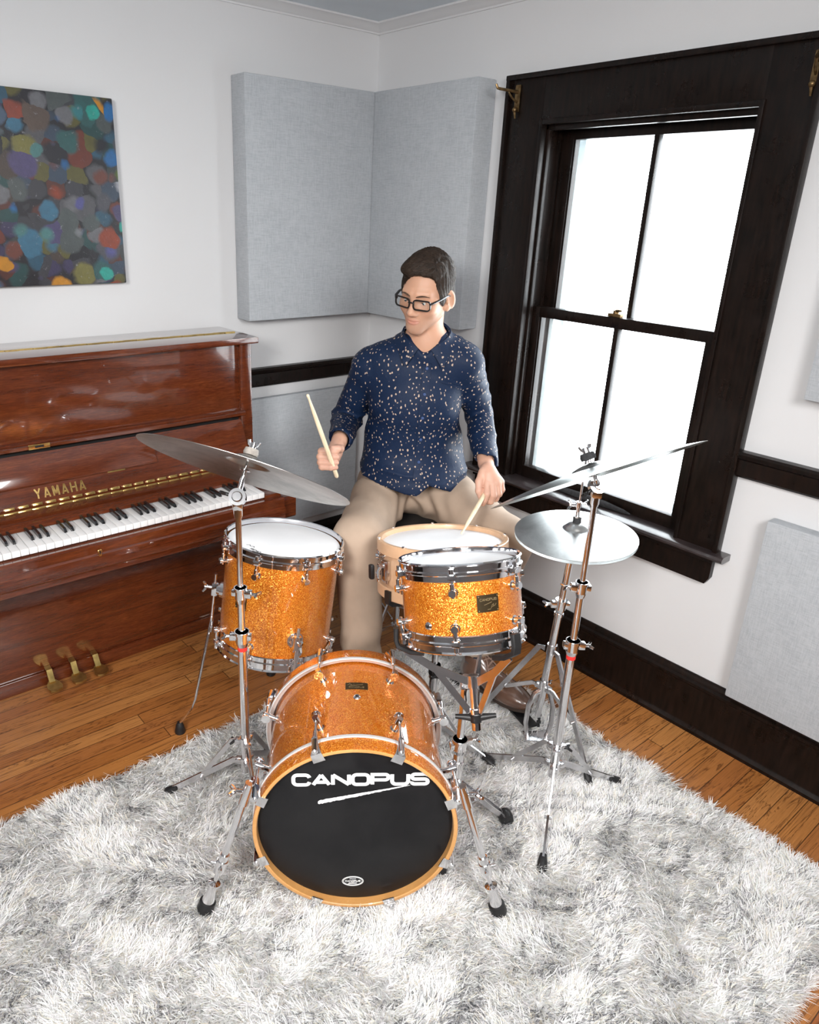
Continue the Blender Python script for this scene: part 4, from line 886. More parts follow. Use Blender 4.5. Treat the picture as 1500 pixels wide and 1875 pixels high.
for s in (-1, 1): b.tube([c0 + u * s * .030, c0 + u * s * .042 + V(0, 0, .06), c0 + u * s * .040 + V(0, 0, .13), c0 + u * s * .024 + V(0, 0, .18), c0 + u * s * .004 + V(0, 0, .195)], [.0075, .0085, .009, .010, .010], 12, flat=.7)
b.box(c0 + V(0, 0, .004), (.085, .05, .012), .004, E=[u, v, V(0, 0, 1)]); obj('pedal_frame', b, 'steel', hh, 40)
b = MB()
for k in range(9): b.box(c0 + V(0, 0, .155 - k * .0125) - v * (.002 * k - .012), (.014 if k % 2 else .009, .008, .010), .002, E=[u, v, V(0, 0, 1)])
obj('chain', b, 'rubber', hh, 40)
b = MB(); b.strip([V(-.500, -1.530, .050), V(-.458, -1.40, .046), V(-.466, -1.26, .040), V(-.478, -1.18, .036)], .046, .008, (0, 0, 1)); b.box(V(-.478, -1.180, .026), (.07, .05, .02), .004); obj('footboard', b, 'blackplastic', hh, 40)
# tom stand
ts = thing('tom_stand', 'chrome basket stand holding the rack tom, with black rubber grips', 'drum stand', (-1.009, -1.656, .03)); U = V(0, 0, 1)
X = V(-1.009, -1.656, 0)
b = MB(); b.cyl(X + U * .10, X + U * .315, .0140, n=24); b.cyl(X + U * .16, X + U * .19, .0170, n=24); b.cyl(X + U * .255, X + U * .262, .0165); obj('pole', b, 'chrome', ts, 40)
b = MB(); b.cyl(X + U * .29, X + U * .535, .0105, n=24); obj('pole', b, 'chrome', ts, 40)
b = MB(); clamp(ts, b, X + U * .318, U, .014, nz(V(.85, -.5, .25))); obj('clamp', b, 'chrome', ts, 40)
TB = TC - TN * .216; q0 = TB - TN * .105 + CR * .016; q1 = TB - TN * .235 + CR * .016
b = MB(); b.cyl(q0 + TN * .012, q1, .0115, n=20); b.cyl(q0 + TN * .012, q0 - TN * .02, .0150, n=20); b.cyl(q0 - TN * .075, q0 - TN * .090, .0150, n=20); b.box((q0 + X + U * .525) / 2 - TN * .01, (.05, .022, .030), .006, E=[CR, nz(np.cross(U, CR)), U]); bt = obj('basket_tube', b, 'chrome', ts, 40)
b = MB(); kc = q0 - TN * .098; b.cyl(kc + TN * .010, kc - TN * .012, .017, .014, 18)
for k in range(3):
    a = math.radians(5 + 120 * k) if False else math.radians((90, -90, 180)[k]); dv = BT[0] * math.cos(a) + BT[1] * math.sin(a); b.tube([kc + dv * .012, kc + dv * .030 + TN * .002, kc + dv * .052 + TN * .004], [.010, .008, .006], 10)
obj('basket_nut', b, 'rubber', ts, 40)
for a in (-84, 44, 160):
    dr, dt = BT[0] * math.cos(math.radians(a)) + BT[1] * math.sin(math.radians(a)), -BT[0] * math.sin(math.radians(a)) + BT[1] * math.cos(math.radians(a))
    s0 = q0 - TN * .004 + dr * .013; s2 = TB + dr * .150 - TN * .020; s1 = s0 * .45 + s2 * .55 - TN * .010
    b = MB(); b.strip([s0, s1, s2], .019, .005, dt)
    low = q0 - TN * .082 + dr * .015; b.strip([low, s1 + TN * .001], .016, .005, dt); ar = obj('basket_arm', b, 'steel', ts, 30)
    b = MB(); E = [dr, dt, TN]
    b.strip([s2 - dr * .035 - TN * .007, s2 + dr * .004, TB + dr * .166 - TN * .008, TB + dr * .174 + TN * .012, TB + dr * .172 + TN * .040], .026, .012, np.cross(dt, nz(dr + TN * .3))) if False else None
    pts = [s2 - dr * .045 - TN * .008, s2 - dr * .010 - TN * .002, TB + dr * .158 - TN * .0125, TB + dr * .170 - TN * .006, TB + dr * .1735 + TN * .010, TB + dr * .1715 + TN * .040]
    rings = []
    for i, p in enumerate(pts):
        d = nz(pts[min(i + 1, 5)] - pts[max(i - 1, 0)]); nn = nz(np.cross(d, dt)); w, h = .0135, .0062
        rings.append(np.array([p + dt * w * x + nn * h * y for x, y in ((-1, -.6), (-.8, -1), (.8, -1), (1, -.6), (1, .6), (.8, 1), (-.8, 1), (-1, .6))]))
    b.ring(rings); obj('rubber_grip', b, 'rubber', ar, 40)
for f in ((-.858, -1.738, .02), (-1.004, -1.478, .02), (-1.150, -1.748, .02)):
    f = V(*f); d = nz(V(f[0] - X[0], f[1] - X[1], 0)); sd = V(-d[1], d[0], 0); a0 = X + U * .175 + d * .018; e0 = f + U * .020 - d * .012
    b = MB()
    for s in (-1, 1): b.strip([a0 + sd * s * .008, a0 * .62 + e0 * .38 + sd * s * .006, a0 * .4 + e0 * .6 + sd * s * .014, a0 * .2 + e0 * .8 + sd * s * .011, e0 + sd * s * .003], .014, .004, sd)
    lg = obj('leg', b, 'steel', ts, 30)
    b = MB(); c1 = X + U * .105 + d * .016; j = a0 * .6 + e0 * .4; b.strip([c1, j], .013, .004, np.cross(sd, nz(j - c1))); b.cyl(j - sd * .012, j + sd * .012, .0042, n=10); obj('brace', b, 'steel', ts, 30)
    b = MB(); b.lathe([(.0001, -.020), (.018, -.018), (.021, -.008), (.021, .010), (.016, .018), (.0001, .020)], 20, c=e0, ax=nz(sd)); obj('rubber_foot', b, 'rubber', lg, 40)
# snare stand
ss = thing('snare_stand', 'chrome tripod stand under the maple snare drum', 'drum stand', (-.785, -1.330, .03)); X = V(-.785, -1.330, 0)
b = MB(); b.cyl(X + U * .06, X + U * .27, .0135, n=22); b.cyl(X + U * .255, X + U * .285, .0170, n=22); b.cyl(X + U * .13, X + U * .155, .0165, n=22); obj('pole', b, 'chrome', ss, 40)
b = MB(); b.cyl(X + U * .26, X + U * .47, .0105, n=20); obj('pole', b, 'chrome', ss, 40)
b = MB(); clamp(ss, b, X + U * .285, U, .0125, nz(V(-.6, -.8, 0))); obj('clamp', b, 'rubber', ss, 40)
NB = NC - NN * .168; q0 = X + U * .47
b = MB(); b.box(q0, (.03, .03, .03), .006); b.cyl(q0, q0 + NN * .03, .012); obj('basket_tube', b, 'chrome', ss, 40)
for a in (-50, 75, 190):
    dr, dt = BN[0] * math.cos(math.radians(a)) + BN[1] * math.sin(math.radians(a)), -BN[0] * math.sin(math.radians(a)) + BN[1] * math.cos(math.radians(a))
    s2 = NB + dr * .185 - NN * .012; b = MB(); b.strip([q0 + dr * .01, q0 * .5 + s2 * .5 - NN * .01, s2], .017, .004, np.cross(dt, nz(s2 - q0))); ar = obj('basket_arm', b, 'steel', ss, 30)
    b = MB(); b.strip([s2 - dr * .03 - NN * .004, s2 + dr * .012, NB + dr * .208 - NN * .004], .022, .009, np.cross(dt, nz(s2 - q0))); b.strip([NB + dr * .206 - NN * .008, NB + dr * .2075 + NN * .012, NB + dr * .2065 + NN * .032], .022, .008, dr); obj('rubber_grip', b, 'rubber', ar, 30)
tripod(ss, (-.785, -1.330), .085, .145, [(X[0] + .24 * math.cos(math.radians(q)), X[1] + .24 * math.sin(math.radians(q)), .02) for q in (165, 45, -75)])

# stool
tr = thing('drum_throne', 'round black drum throne under the seated drummer', 'drum stool', (-.47, -.80, 0)); X = V(-.47, -.80, 0)
b = MB(); b.lathe([(.0001, .588), (.10, .590), (.150, .585), (.172, .570), (.178, .545), (.172, .522), (.155, .515), (.0001, .515)], 48, c=X); obj('seat', b, 'vinyl', tr, 60)
b = MB(); b.cyl(X + U * .05, X + U * .52, .014, n=20); b.cyl(X + U * .26, X + U * .30, .019, n=20); b.cyl(X + U * .48, X + U * .52, .03, n=20); obj('pole', b, 'chrome', tr, 40)
b = MB(); clamp(tr, b, X + U * .30, U, .016, nz(V(-.7, -.7, 0))); obj('clamp', b, 'chrome', tr, 40)
tripod(tr, (-.47, -.80), .085, .25, [(X[0] + .27 * math.cos(math.radians(q)), X[1] + .27 * math.sin(math.radians(q)), -.008) for q in (80, 200, -40)], style=1)

# sticks
def stick(tip, but, label):
    tip, but = V(*tip), V(*but); L = np.linalg.norm(tip - but); d = nz(tip - but); b = MB()
    b.lathe([(.0001, 0), (.0050, .001), (.0068, .005), (.0072, .012), (.0072, L * .62), (.0060, L * .80), (.0036, L - .022), (.0034, L - .016), (.0046, L - .009), (.0040, L - .002), (.0001, L)], 18, c=but, ax=d)
    o = obj('drumstick', b, 'stick', None, 60, loc=but); tag(o, label, 'drumstick', 'pair of drumsticks')
A_ = lambda u, v, d: CAM + (CR * (u - 653.005) / 1345.69 - CU * (v - 897.262) / 1345.69 + CF) * d

# ------------------------------------------------------------------ smooth solids (distance fields -> one continuous mesh)
class Cap:      # capsule with two radii, optional elliptical section: E rows = local axes, sc = per-axis radius factors
    def __init__(s, a, b, r1, r2=None, E=None, sc=None):
        s.E = None if E is None else np.asarray(E, float); s.sc = None if sc is None else V(*sc)
        s.T = np.eye(3) if s.E is None else (s.E.T / s.sc)
        s.a = V(*a) @ s.T; s.b = V(*b) @ s.T; s.r1 = r1; s.r2 = r1 if r2 is None else r2
        s.k = 1. if s.sc is None else min(s.sc)
    def __call__(s, p):
        q = p if s.E is None else p @ s.T
        ab = s.b - s.a; L = ab @ ab + 1e-12; pa = q - s.a; t = np.clip(pa @ ab / L, 0, 1)
        d = pa - t[:, None] * ab
        return (np.sqrt(np.einsum('ij,ij->i', d, d)) - (s.r1 + t * (s.r2 - s.r1))) * s.k
class Ell:
    def __init__(s, c, r, E=None): s.c = V(*c); s.r = V(*r); s.E = np.eye(3) if E is None else np.asarray(E, float)
    def __call__(s, p):
        q = (p - s.c) @ s.E.T; k0 = np.sqrt(((q / s.r) ** 2).sum(1)); k1 = np.sqrt(((q / s.r ** 2) ** 2).sum(1)) + 1e-9
        return k0 * (k0 - 1) / k1
class Half:     # the half space n.(p-c) < 0
    def __init__(s, c, n): s.c = V(*c); s.n = nz(n)
    def __call__(s, p): return (p - s.c) @ s.n
def smin(a, b, k):
    h = np.clip(.5 + .5 * (b - a) / k, 0, 1); return b + (a - b) * h - k * h * (1 - h)
class Field:
    """ops: list of (kind, [prims], k inside the group, k to the rest); kind '+', '-', '&'"""
    def __init__(s, ops, post=None): s.ops = ops; s.post = post
    def __call__(s, p, cull=None):
        d = None
        for i, (kind, prims, k, K) in enumerate(s.ops):
            sel = prims if cull is None else [q for j, q in enumerate(prims) if (i, j) in cull]
            if not sel: continue
            g = sel[0](p)
            for q in sel[1:]: g = smin(g, q(p), k)
            if kind == '+': d = g if d is None else smin(d, g, K)
            elif d is None: continue
            elif kind == '-': d = -smin(-d, g, K)
            else: d = -smin(-d, -g, K)
        if d is None: d = np.full(len(p), 1.)
        return d if s.post is None else s.post(p, d)
    def keep(s, c, R):
        out = set()
        for i, (kind, prims, k, K) in enumerate(s.ops):
            for j, q in enumerate(prims):
                v = q(c[None])[0]
                if kind == '&' or v < R: out.add((i, j))
        return out
def mesh_field(F, lo, hi, h, B=16):
    lo, hi = V(*lo), V(*hi); nb = np.ceil((hi - lo) / (h * B)).astype(int); S = h * B; half = S * .87
    ii = np.stack(np.meshgrid(*[np.arange(n) for n in nb], indexing='ij'), -1).reshape(-1, 3)
    cen = lo + (ii + .5) * S; d0 = np.concatenate([F(c) for c in np.array_split(cen, max(1, len(cen) // 20000))])
    act = ii[np.abs(d0) < half * 1.7 + .02]
    g = np.stack(np.meshgrid(*[np.arange(B + 1)] * 3, indexing='ij'), -1).reshape(-1, 3)
    N = nb * B + 2; key = lambda c: (c[:, 0] * N[1] + c[:, 1]) * N[2] + c[:, 2]
    VK, VP, Q = [], [], []
    for blk in act:
        o = lo + blk * S; c = o + S / 2
        cu = F.keep(c, half * 2 + .06); p = o + g * h; v = F(p, cu)
        if v.min() > 0 or v.max() < 0: continue
        v = v.reshape(B + 1, B + 1, B + 1); s = v < 0
        cr = [v[x:B + x, y:B + y, z:B + z] for x in (0, 1) for y in (0, 1) for z in (0, 1)]
        sg = sum((q < 0).astype(np.int8) for q in cr); m = (sg > 0) & (sg < 8); ci = np.argwhere(m)
        if not len(ci): continue
        acc = np.zeros((len(ci), 3)); cnt = np.zeros(len(ci)); vals = {t: q[m] for t, q in zip([(x, y, z) for x in (0, 1) for y in (0, 1) for z in (0, 1)], cr)}
        for axi in range(3):
            for a in (0, 1):
                for b_ in (0, 1):
                    t0 = [a, b_]; t0.insert(axi, 0); t1 = [a, b_]; t1.insert(axi, 1)
                    x0, x1 = vals[tuple(t0)], vals[tuple(t1)]; cx = (x0 < 0) != (x1 < 0); t = np.where(cx, x0 / np.where(cx, x0 - x1, 1), 0)
                    pt = np.tile(np.array(t0, float), (len(ci), 1)); pt[:, axi] = t; acc += pt * cx[:, None]; cnt += cx
        VP.append(o + (ci + acc / cnt[:, None]) * h); VK.append(key(ci + blk * B + 1))
        for axi in range(3):
            sl0 = [slice(0, B)] * 3; sl1 = [slice(0, B)] * 3; sl1[axi] = slice(1, B + 1)
            a0, a1 = s[tuple(sl0)], s[tuple(sl1)]; e = np.argwhere(a0 != a1)
            if not len(e): continue
            fl = a0[tuple(e.T)]; e = e + blk * B + 1; u, w = (axi + 1) % 3, (axi + 2) % 3
            du = np.zeros(3, int); du[u] = 1; dw = np.zeros(3, int); dw[w] = 1
            q = np.stack([key(e - du - dw), key(e - dw), key(e), key(e - du)], 1); q[~fl] = q[~fl][:, ::-1]; Q.append(q)
    VK, VP, Q = np.concatenate(VK), np.concatenate(VP), np.concatenate(Q)
    od = np.argsort(VK); VK, VP = VK[od], VP[od]; idx = np.searchsorted(VK, Q); idx = np.clip(idx, 0, len(VK) - 1)
    ok = (VK[idx] == Q).all(1); return VP, idx[ok]
def field_obj(name, F, lo, hi, h, mat, parent, colour=None):
    P, Q = mesh_field(F, lo, hi, h)
    me = bpy.data.meshes.new(name); org = ORG[parent.name]
    me.vertices.add(len(P)); me.vertices.foreach_set('co', (P - org).ravel()); n = len(Q)
    me.loops.add(4 * n); me.loops.foreach_set('vertex_index', Q.astype(np.int32).ravel()); me.polygons.add(n); me.polygons.foreach_set('loop_start', np.arange(n, dtype=np.int32) * 4)
    me.polygons.foreach_set('use_smooth', [True] * n); me.update(calc_edges=True); me.validate()
    if colour is not None:
        c = colour(P); at = me.color_attributes.new('Col', 'FLOAT_COLOR', 'POINT'); at.data.foreach_set('color', np.concatenate([c, np.ones((len(c), 1))], 1).ravel())
    me.materials.append(MAT[mat]); o = bpy.data.objects.new(name, me); COL.objects.link(o); o.parent = parent; ORG[o.name] = org
    return o

# ------------------------------------------------------------------ the drummer
LV, FV = nz(V(.69, -.72, 0)), nz(V(-.72, -.69, 0))           # his left, his front
UZ = V(0, 0, 1)
pel = V(-.450, -.820, .685)
shR, shL = V(-.624, -.762, 1.150), V(-.412, -1.012, 1.180)
elR, elL = V(-.630, -.640, .930), V(-.292, -.987, .980)
wrR, wrL = A_(622, 806, 2.50), A_(890, 848, 2.47)
hpR, hpL = pel - LV * .095, pel + LV * .095
knR, knL = V(-.852, -1.010, .640), A_(926, 992, 2.48)
anR, anL = V(-.880, -1.080, .170), V(-.476, -1.240, .130)
neck0, neck1 = V(-.512, -.918, 1.246), V(-.540, -.945, 1.345)
# head axes: forward, left, up
hdC = A_(781, 540, 2.375)
hb = nz(V(CAM[0] - hdC[0], CAM[1] - hdC[1], 0)); hp = V(hb[1], -hb[0], 0)   # hp: towards photo left
yaw, pit, rol = math.radians(27), math.radians(12), math.radians(6)
f0 = hb * math.cos(yaw) + (hp if hp @ CR < 0 else -hp) * math.sin(yaw)
HF = nz(f0 * math.cos(pit) - UZ * math.sin(pit)); HLf = nz(np.cross(UZ, f0)); HU = np.cross(HF, HLf)
HLf, HU = HLf * math.cos(rol) - HU * math.sin(rol), HU * math.cos(rol) + HLf * math.sin(rol)
HS = .99
HE = np.array([HLf, HF, HU])
hd = lambda x, y, z: hdC + (V(x, y, z) * HS) @ HE
he = lambda c, r: Ell(hd(*c), V(*r) * HS, HE)
hc = lambda a, b, r1, r2=None: Cap(hd(*a), hd(*b), r1 * HS, (r1 if r2 is None else r2) * HS)
def hands():
    """finger chains in the camera-aligned axes at each hand; the sticks pass through the grips"""
    out = []
    HRc, HLc = A_(607, 838, 2.42), A_(893, 880, 2.42)
    q = lambda c, x, y, t: c + CR * x + CU * y - CF * t
    g = []
    mc = [(-.030, .022, -.012), (-.034, .004, -.010), (-.033, -.014, -.010), (-.029, -.030, -.012)]
    w = wrR; g.append(Cap(w, q(HRc, .004, .006, -.030), .026, .027))
    for m in mc: g.append(Cap(q(HRc, .010, .020, -.040), q(HRc, *m), .018, .0125))
    g.append(Cap(q(HRc, -.012, .010, -.026), q(HRc, -.012, -.020, -.026), .017, .015))
    out.append(('+', g, .012, .006))
    fl = [(1., .0115), (1.05, .0118), (1., .0112), (.9, .0100)]
    for m, (k, r) in zip(mc, fl):
        a = q(HRc, *m); b_ = q(HRc, m[0] - .002, m[1] - .002, .024 * k); c = q(HRc, .000, m[1] - .004, .031 * k); e = q(HRc, .017 * k, m[1] - .003, .020)
        out.append(('+', [Cap(a, b_, r * 1.12, r), Cap(b_, c, r, r * .95), Cap(c, e, r * .95, r * .82)], .004, .0022))
    out.append(('+', [Cap(q(HRc, .018, .030, -.030), q(HRc, .030, .030, .000), .016, .0125), Cap(q(HRc, .030, .030, .0), q(HRc, .022, .028, .020), .0125, .0112), Cap(q(HRc, .022, .028, .020), q(HRc, .002, .030, .028), .0112, .0090)], .006, .004))
    g = [Cap(wrL, q(HLc, .004, .020, .000), .025, .027)]
    mc = [(-.004, -.010, .016), (.014, -.012, .016), (.031, -.010, .010), (.044, -.004, -.002)]
    for m in mc: g.append(Cap(q(HLc, .002, .034, -.006), q(HLc, *m), .019, .0125))
    g.append(Cap(q(HLc, .0, .015, -.005), q(HLc, .030, .004, -.008), .017, .014))
    out.append(('+', g, .012, .006))
    ch = [[(-.006, -.044, .024), (-.012, -.064, .014), (-.016, -.076, .004)], [(.016, -.048, .020), (.010, -.068, .004), (.002, -.070, -.012)], [(.034, -.042, .010), (.028, -.060, -.006), (.016, -.060, -.020)], [(.048, -.030, -.004), (.042, -.046, -.018), (.030, -.046, -.028)]]
    for m, c3, (k, r) in zip(mc, ch, fl):
        P = [q(HLc, *m)] + [q(HLc, *c) for c in c3]
        out.append(('+', [Cap(P[0], P[1], r * 1.1, r), Cap(P[1], P[2], r, r * .92), Cap(P[2], P[3], r * .92, r * .80)], .004, .0022))
    out.append(('+', [Cap(q(HLc, -.014, .028, .002), q(HLc, -.030, -.004, .012), .0165, .0125), Cap(q(HLc, -.030, -.004, .012), q(HLc, -.031, -.034, .016), .0125, .0112), Cap(q(HLc, -.031, -.034, .016), q(HLc, -.024, -.058, .012), .0112, .0085)], .006, .004))
    return out
head = [
    ('+', [he((0, -.014, .044), (.0735, .092, .079)), he((0, .006, .0), (.066, .080, .085)), he((0, .028, -.026), (.053, .060, .074)), hc((.046, .006, -.046), (.011, .062, -.088), .0175, .0155), hc((-.046, .006, -.046), (-.011, .062, -.088), .0175, .0155),
           hc((-.006, .073, -.091), (.006, .073, -.091), .0145), he((.040, .056, -.020), (.022, .022, .022)), he((-.040, .056, -.020), (.022, .022, .022)), he((0, .060, -.060), (.027, .024, .024)),
           ], .026, .01),
    ('+', [Cap(hd(0, -.030, -.050), neck0, .049, .052), Cap(hd(0, -.006, -.060), neck0 + FV * .018, .035, .042), Cap(hd(0, .020, -.105), neck0 + FV * .03, .012, .02)], .02, .014),
    ('+', [hc((.010, .080, .026), (.040, .068, .027), .0115, .010), hc((-.010, .080, .026), (-.040, .068, .027), .0115, .010)], .006, .014),
    ('-', [he((.032, .096, .004), (.019, .015, .0135)), he((-.032, .096, .004), (.019, .015, .0135))], .004, .010),
    ('+', [hc((0, .082, .016), (0, .103, -.024), .0075, .0095), he((0, .105, -.030), (.0105, .0110, .0095)), he((.0115, .096, -.033), (.0080, .0095, .0075)), he((-.0115, .096, -.033), (.0080, .0095, .0075))], .008, .009),
    ('-', [he((.0065, .101, -.0415), (.0036, .0055, .0035)), he((-.0065, .101, -.0415), (.0036, .0055, .0035))], .002, .003),
]
_face = Field(head)
def fsurf(x, z, off):
    p = hd(x, .13, z)
    for _ in range(50): p = p - HF * (_face(p[None])[0] - off) * .8
    return p
def lipline(dz, off, r0, r1, w=.0245, n=8):
    X = np.linspace(-w, w, n + 1); P = []
    for x in X:
        k = 1 - (x / w) ** 2; P.append((fsurf(x, -.0612 + .0035 * (x / w) ** 2 + dz * k, off), r1 + (r0 - r1) * k))
    return [Cap(a[0], b[0], a[1] * HS, b[1] * HS) for a, b in zip(P, P[1:])]
head += [
    ('+', lipline(.0032, -.0018, .0042, .0018), .002, .0035), ('+', lipline(-.0050, -.0020, .0054, .0018, .022), .002, .0035), ('-', lipline(-.0006, .0022, .0026, .0022, .0265, 12), .001, .0012),
    ('+', [hc((.043, .0670, .0068), (.021, .0770, .0068), .0050, .0056), hc((-.043, .0670, .0068), (-.021, .0770, .0068), .0050, .0056)], .003, .004),
    ('+', [hc((.042, .065, -.0078), (.021, .0755, -.0078), .0040), hc((-.042, .065, -.0078), (-.021, .0755, -.0078), .0040)], .003, .006),
]
ear = []
for sx in (1, -1):
    e1 = nz(V(sx * .85, .50, 0)); e2 = nz(V(-sx * .48, .85, -.20)); Ee = np.array([e1, e2, nz(np.cross(e1, e2))]) @ HE
    head += [('+', [Ell(hd(sx * .0805, -.014, -.004), V(.0062, .0190, .033) * HS, Ee), Ell(hd(sx * .0755, -.003, -.030), V(.0060, .010, .012) * HS, Ee)], .006, .006),
             ('-', [Ell(hd(sx * .0845, -.009, -.002), V(.0055, .0110, .021) * HS, Ee)], .003, .004), ('+', [Ell(hd(sx * .078, .000, -.008), V(.0045, .0055, .008) * HS, Ee)], .003, .003)]
torso = [('+', [Cap(pel + UZ * .02, pel + UZ * .16 + FV * .01, .125, .115, E=[LV, FV, UZ], sc=(1.1, .8, 1)), Cap(pel + UZ * .16 + FV * .01, (shR + shL) / 2 - UZ * .10, .115, .13, E=[LV, FV, UZ], sc=(1.1, .75, 1)), Cap(shR, shL, .055, .055), Cap(shR * .6 + neck0 * .4, neck0, .055, .06), Cap(shL * .6 + neck0 * .4, neck0, .055, .06)], .05, .02),
         ('+', [Cap(shR, elR, .044, .037), Cap(elR, wrR, .037, .026)], .01, .02), ('+', [Cap(shL, elL, .044, .037), Cap(elL, wrL, .037, .026)], .01, .02),
         ('+', [Cap(hpR, knR, .078, .054), Cap(knR, anR, .052, .036)], .02, .03), ('+', [Cap(hpL, knL, .078, .054), Cap(knL, anL, .052, .036)], .02, .03),
         ('+', [Cap(anL, (-.455, -1.33, .095), .034, .026)], .01, .02), ('+', [Cap(anR, (-.985, -1.215, .100), .034, .026)], .01, .02)]
body = Field(head + torso + hands())
man = thing('person', 'man in glasses, navy printed shirt and khaki trousers, seated behind the drums holding two sticks', 'person', (-.47, -.82, 0))
def skin_col(P):
    q = (P - hdC) @ HE.T / HS; c = np.tile(V(.52, .285, .185), (len(P), 1))
    lip = np.exp(-(((np.abs(q[:, 0]) / .025) ** 6) + ((q[:, 2] + .0628 - 5.5 * q[:, 0] ** 2) / (.0098 * np.sqrt(np.clip(1.02 - (q[:, 0] / .027) ** 2, .05, 1)))) ** 8)) * (q[:, 1] > .074) * (np.abs(q[:, 2] + .064) < .014)
    c = c * (1 - lip[:, None] * .6) + V(.42, .15, .115) * lip[:, None] * .6
    ck = np.exp(-(((np.abs(q[:, 0]) - .04) / .02) ** 2 + ((q[:, 2] + .025) / .02) ** 2)) * (q[:, 1] > .03); c = c * (1 - ck[:, None] * .07 * V(.2, 1, 1))
    st = np.exp(-((q[:, 2] + .085) / .03) ** 2) * (q[:, 1] > .03) * (np.abs(q[:, 0]) < .065) * (1 - lip); c = c * (1 - .20 * st[:, None] * V(1, .9, .75))
    for cc in (A_(607, 838, 2.42), A_(893, 880, 2.42)):
        m = np.exp(-(np.linalg.norm(P - cc, axis=1) / .11) ** 4)[:, None]; c = c * (1 - m) + V(.58, .33, .24) * m
    return c
lo, hi = V(-1.10, -1.45, .05), V(-.15, -.50, 1.66)
bo = field_obj('body', body, lo, hi, .0021, 'skin', man, skin_col)
# eyes
BSD = lambda p: body(np.asarray(p, float)[None])[0]
def on_face(x, z, off, y0=.13):
    p = hd(x, y0, z)
    for _ in range(40): p = p - HF * (BSD(p) - off) * .8
    return p
for sx in (1, -1):
    b = MB(); c = hd(sx * .0315, .0690, -.0010); b.ball(c, .0126 * HS, 20, HE); e = obj('eye', b, 'eye', man, 60)
    b = MB(); g = nz(HF - HU * .22 - HLf * .16); b.lathe([(.0001, .0130 * HS), (.0054 * HS, .01290 * HS - .001), (.0060 * HS, .0112 * HS - .001)], 16, c=c, ax=g); obj('iris', b, 'iris', e, 60)
    b = MB(); pts = [on_face(sx * (.011 + .039 * t), .0215 + .0060 * math.sin(t * 2.5) - .003 * t, .0006) for t in np.linspace(0, 1, 11)]
    b.tube(pts, [.0026, .0042, .0052, .0054, .0053, .0050, .0046, .0040, .0032, .0022, .0010], 8, flat=.5)
    me = obj('eyebrow', b, 'hair', man, 60); at = me.data.color_attributes.new('Col', 'FLOAT_COLOR', 'POINT'); at.data.foreach_set('color', [.075, .045, .03, 1] * len(me.data.vertices))
    b = MB(); b.tube([hd(sx * x, y, z) for x, y, z in ((.0195, .0805, .0022), (.026, .0823, .0022), (.033, .0795, .0020), (.040, .0735, .0014), (.0455, .0675, .0005))], [.0006, .0010, .0012, .0012, .0006], 6); obj('eyelash', b, 'tape', man, 60)
# hair: a shell over the skull, cut back from face, ears and neck, with combed ridges
def hair_post(P, d):
    q = (P - hdC) @ HE.T / HS
    x, y, z = q[:, 0], q[:, 1], q[:, 2]
    s1 = np.sin(x * 300 + 120 * y + 5 * np.sin(z * 60 + y * 40)); s2 = np.sin(x * 520 - 160 * y + 90 * z + 3 * np.sin(y * 110)); s3 = np.sin((y * 1.2 - z * .25) * 420 + 2.5 * np.sin(z * 60 + x * 30))
    top = np.clip((z - .045) / .05, 0, 1); lump = np.sin(x * 70 + 50 * y + 2 * np.sin(y * 45))
    return d - HS * ((.0009 * s1 + .0006 * s2 + .0016 * lump) * top + .0009 * s3 * (1 - top))
hair = Field([('+', [he((0, -.016, .054), (.0785, .0975, .0900)), he((.000, .022, .096), (.066, .062, .040)), he((-.022, .056, .094), (.042, .032, .022)), he((0, -.052, .0), (.070, .057, .066)), he((.058, .006, .02), (.0185, .042, .048)), he((-.058, .006, .02), (.0185, .042, .048))], .012, .01),
              ('-', [he((0, .086, .004), (.060, .054, .078)), he((.010, .082, .040), (.050, .030, .048)), he((.042, .076, .052), (.030, .034, .034)), he((0, .062, -.060), (.10, .070, .055)), he((.058, .064, -.005), (.022, .030, .050)), he((-.058, .064, -.005), (.022, .030, .050))], .010, .005),
              ('-', [Ell(hd(sx * .082, -.008, -.016), V(.020, .023, .040) * HS, HE) for sx in (1, -1)] + [he((0, .05, -.085), (.12, .10, .085)), he((0, -.03, -.105), (.12, .12, .055))], .012, .006),
              ('-', [hc((.050, .085, .098), (.042, -.030, .138), .0020)], .002, .006)], hair_post)
def hair_col(P):
    q = (P - hdC) @ HE.T / HS; g = np.clip((.055 - q[:, 2]) / .05, 0, 1) * (np.abs(q[:, 0]) > .045)
    return V(.021, .0135, .0095) * (1 - g[:, None]) + V(.058, .050, .044) * g[:, None]
ha = field_obj('hair', hair, hdC - .17, hdC + .19, .0019, 'hair', man, hair_col)
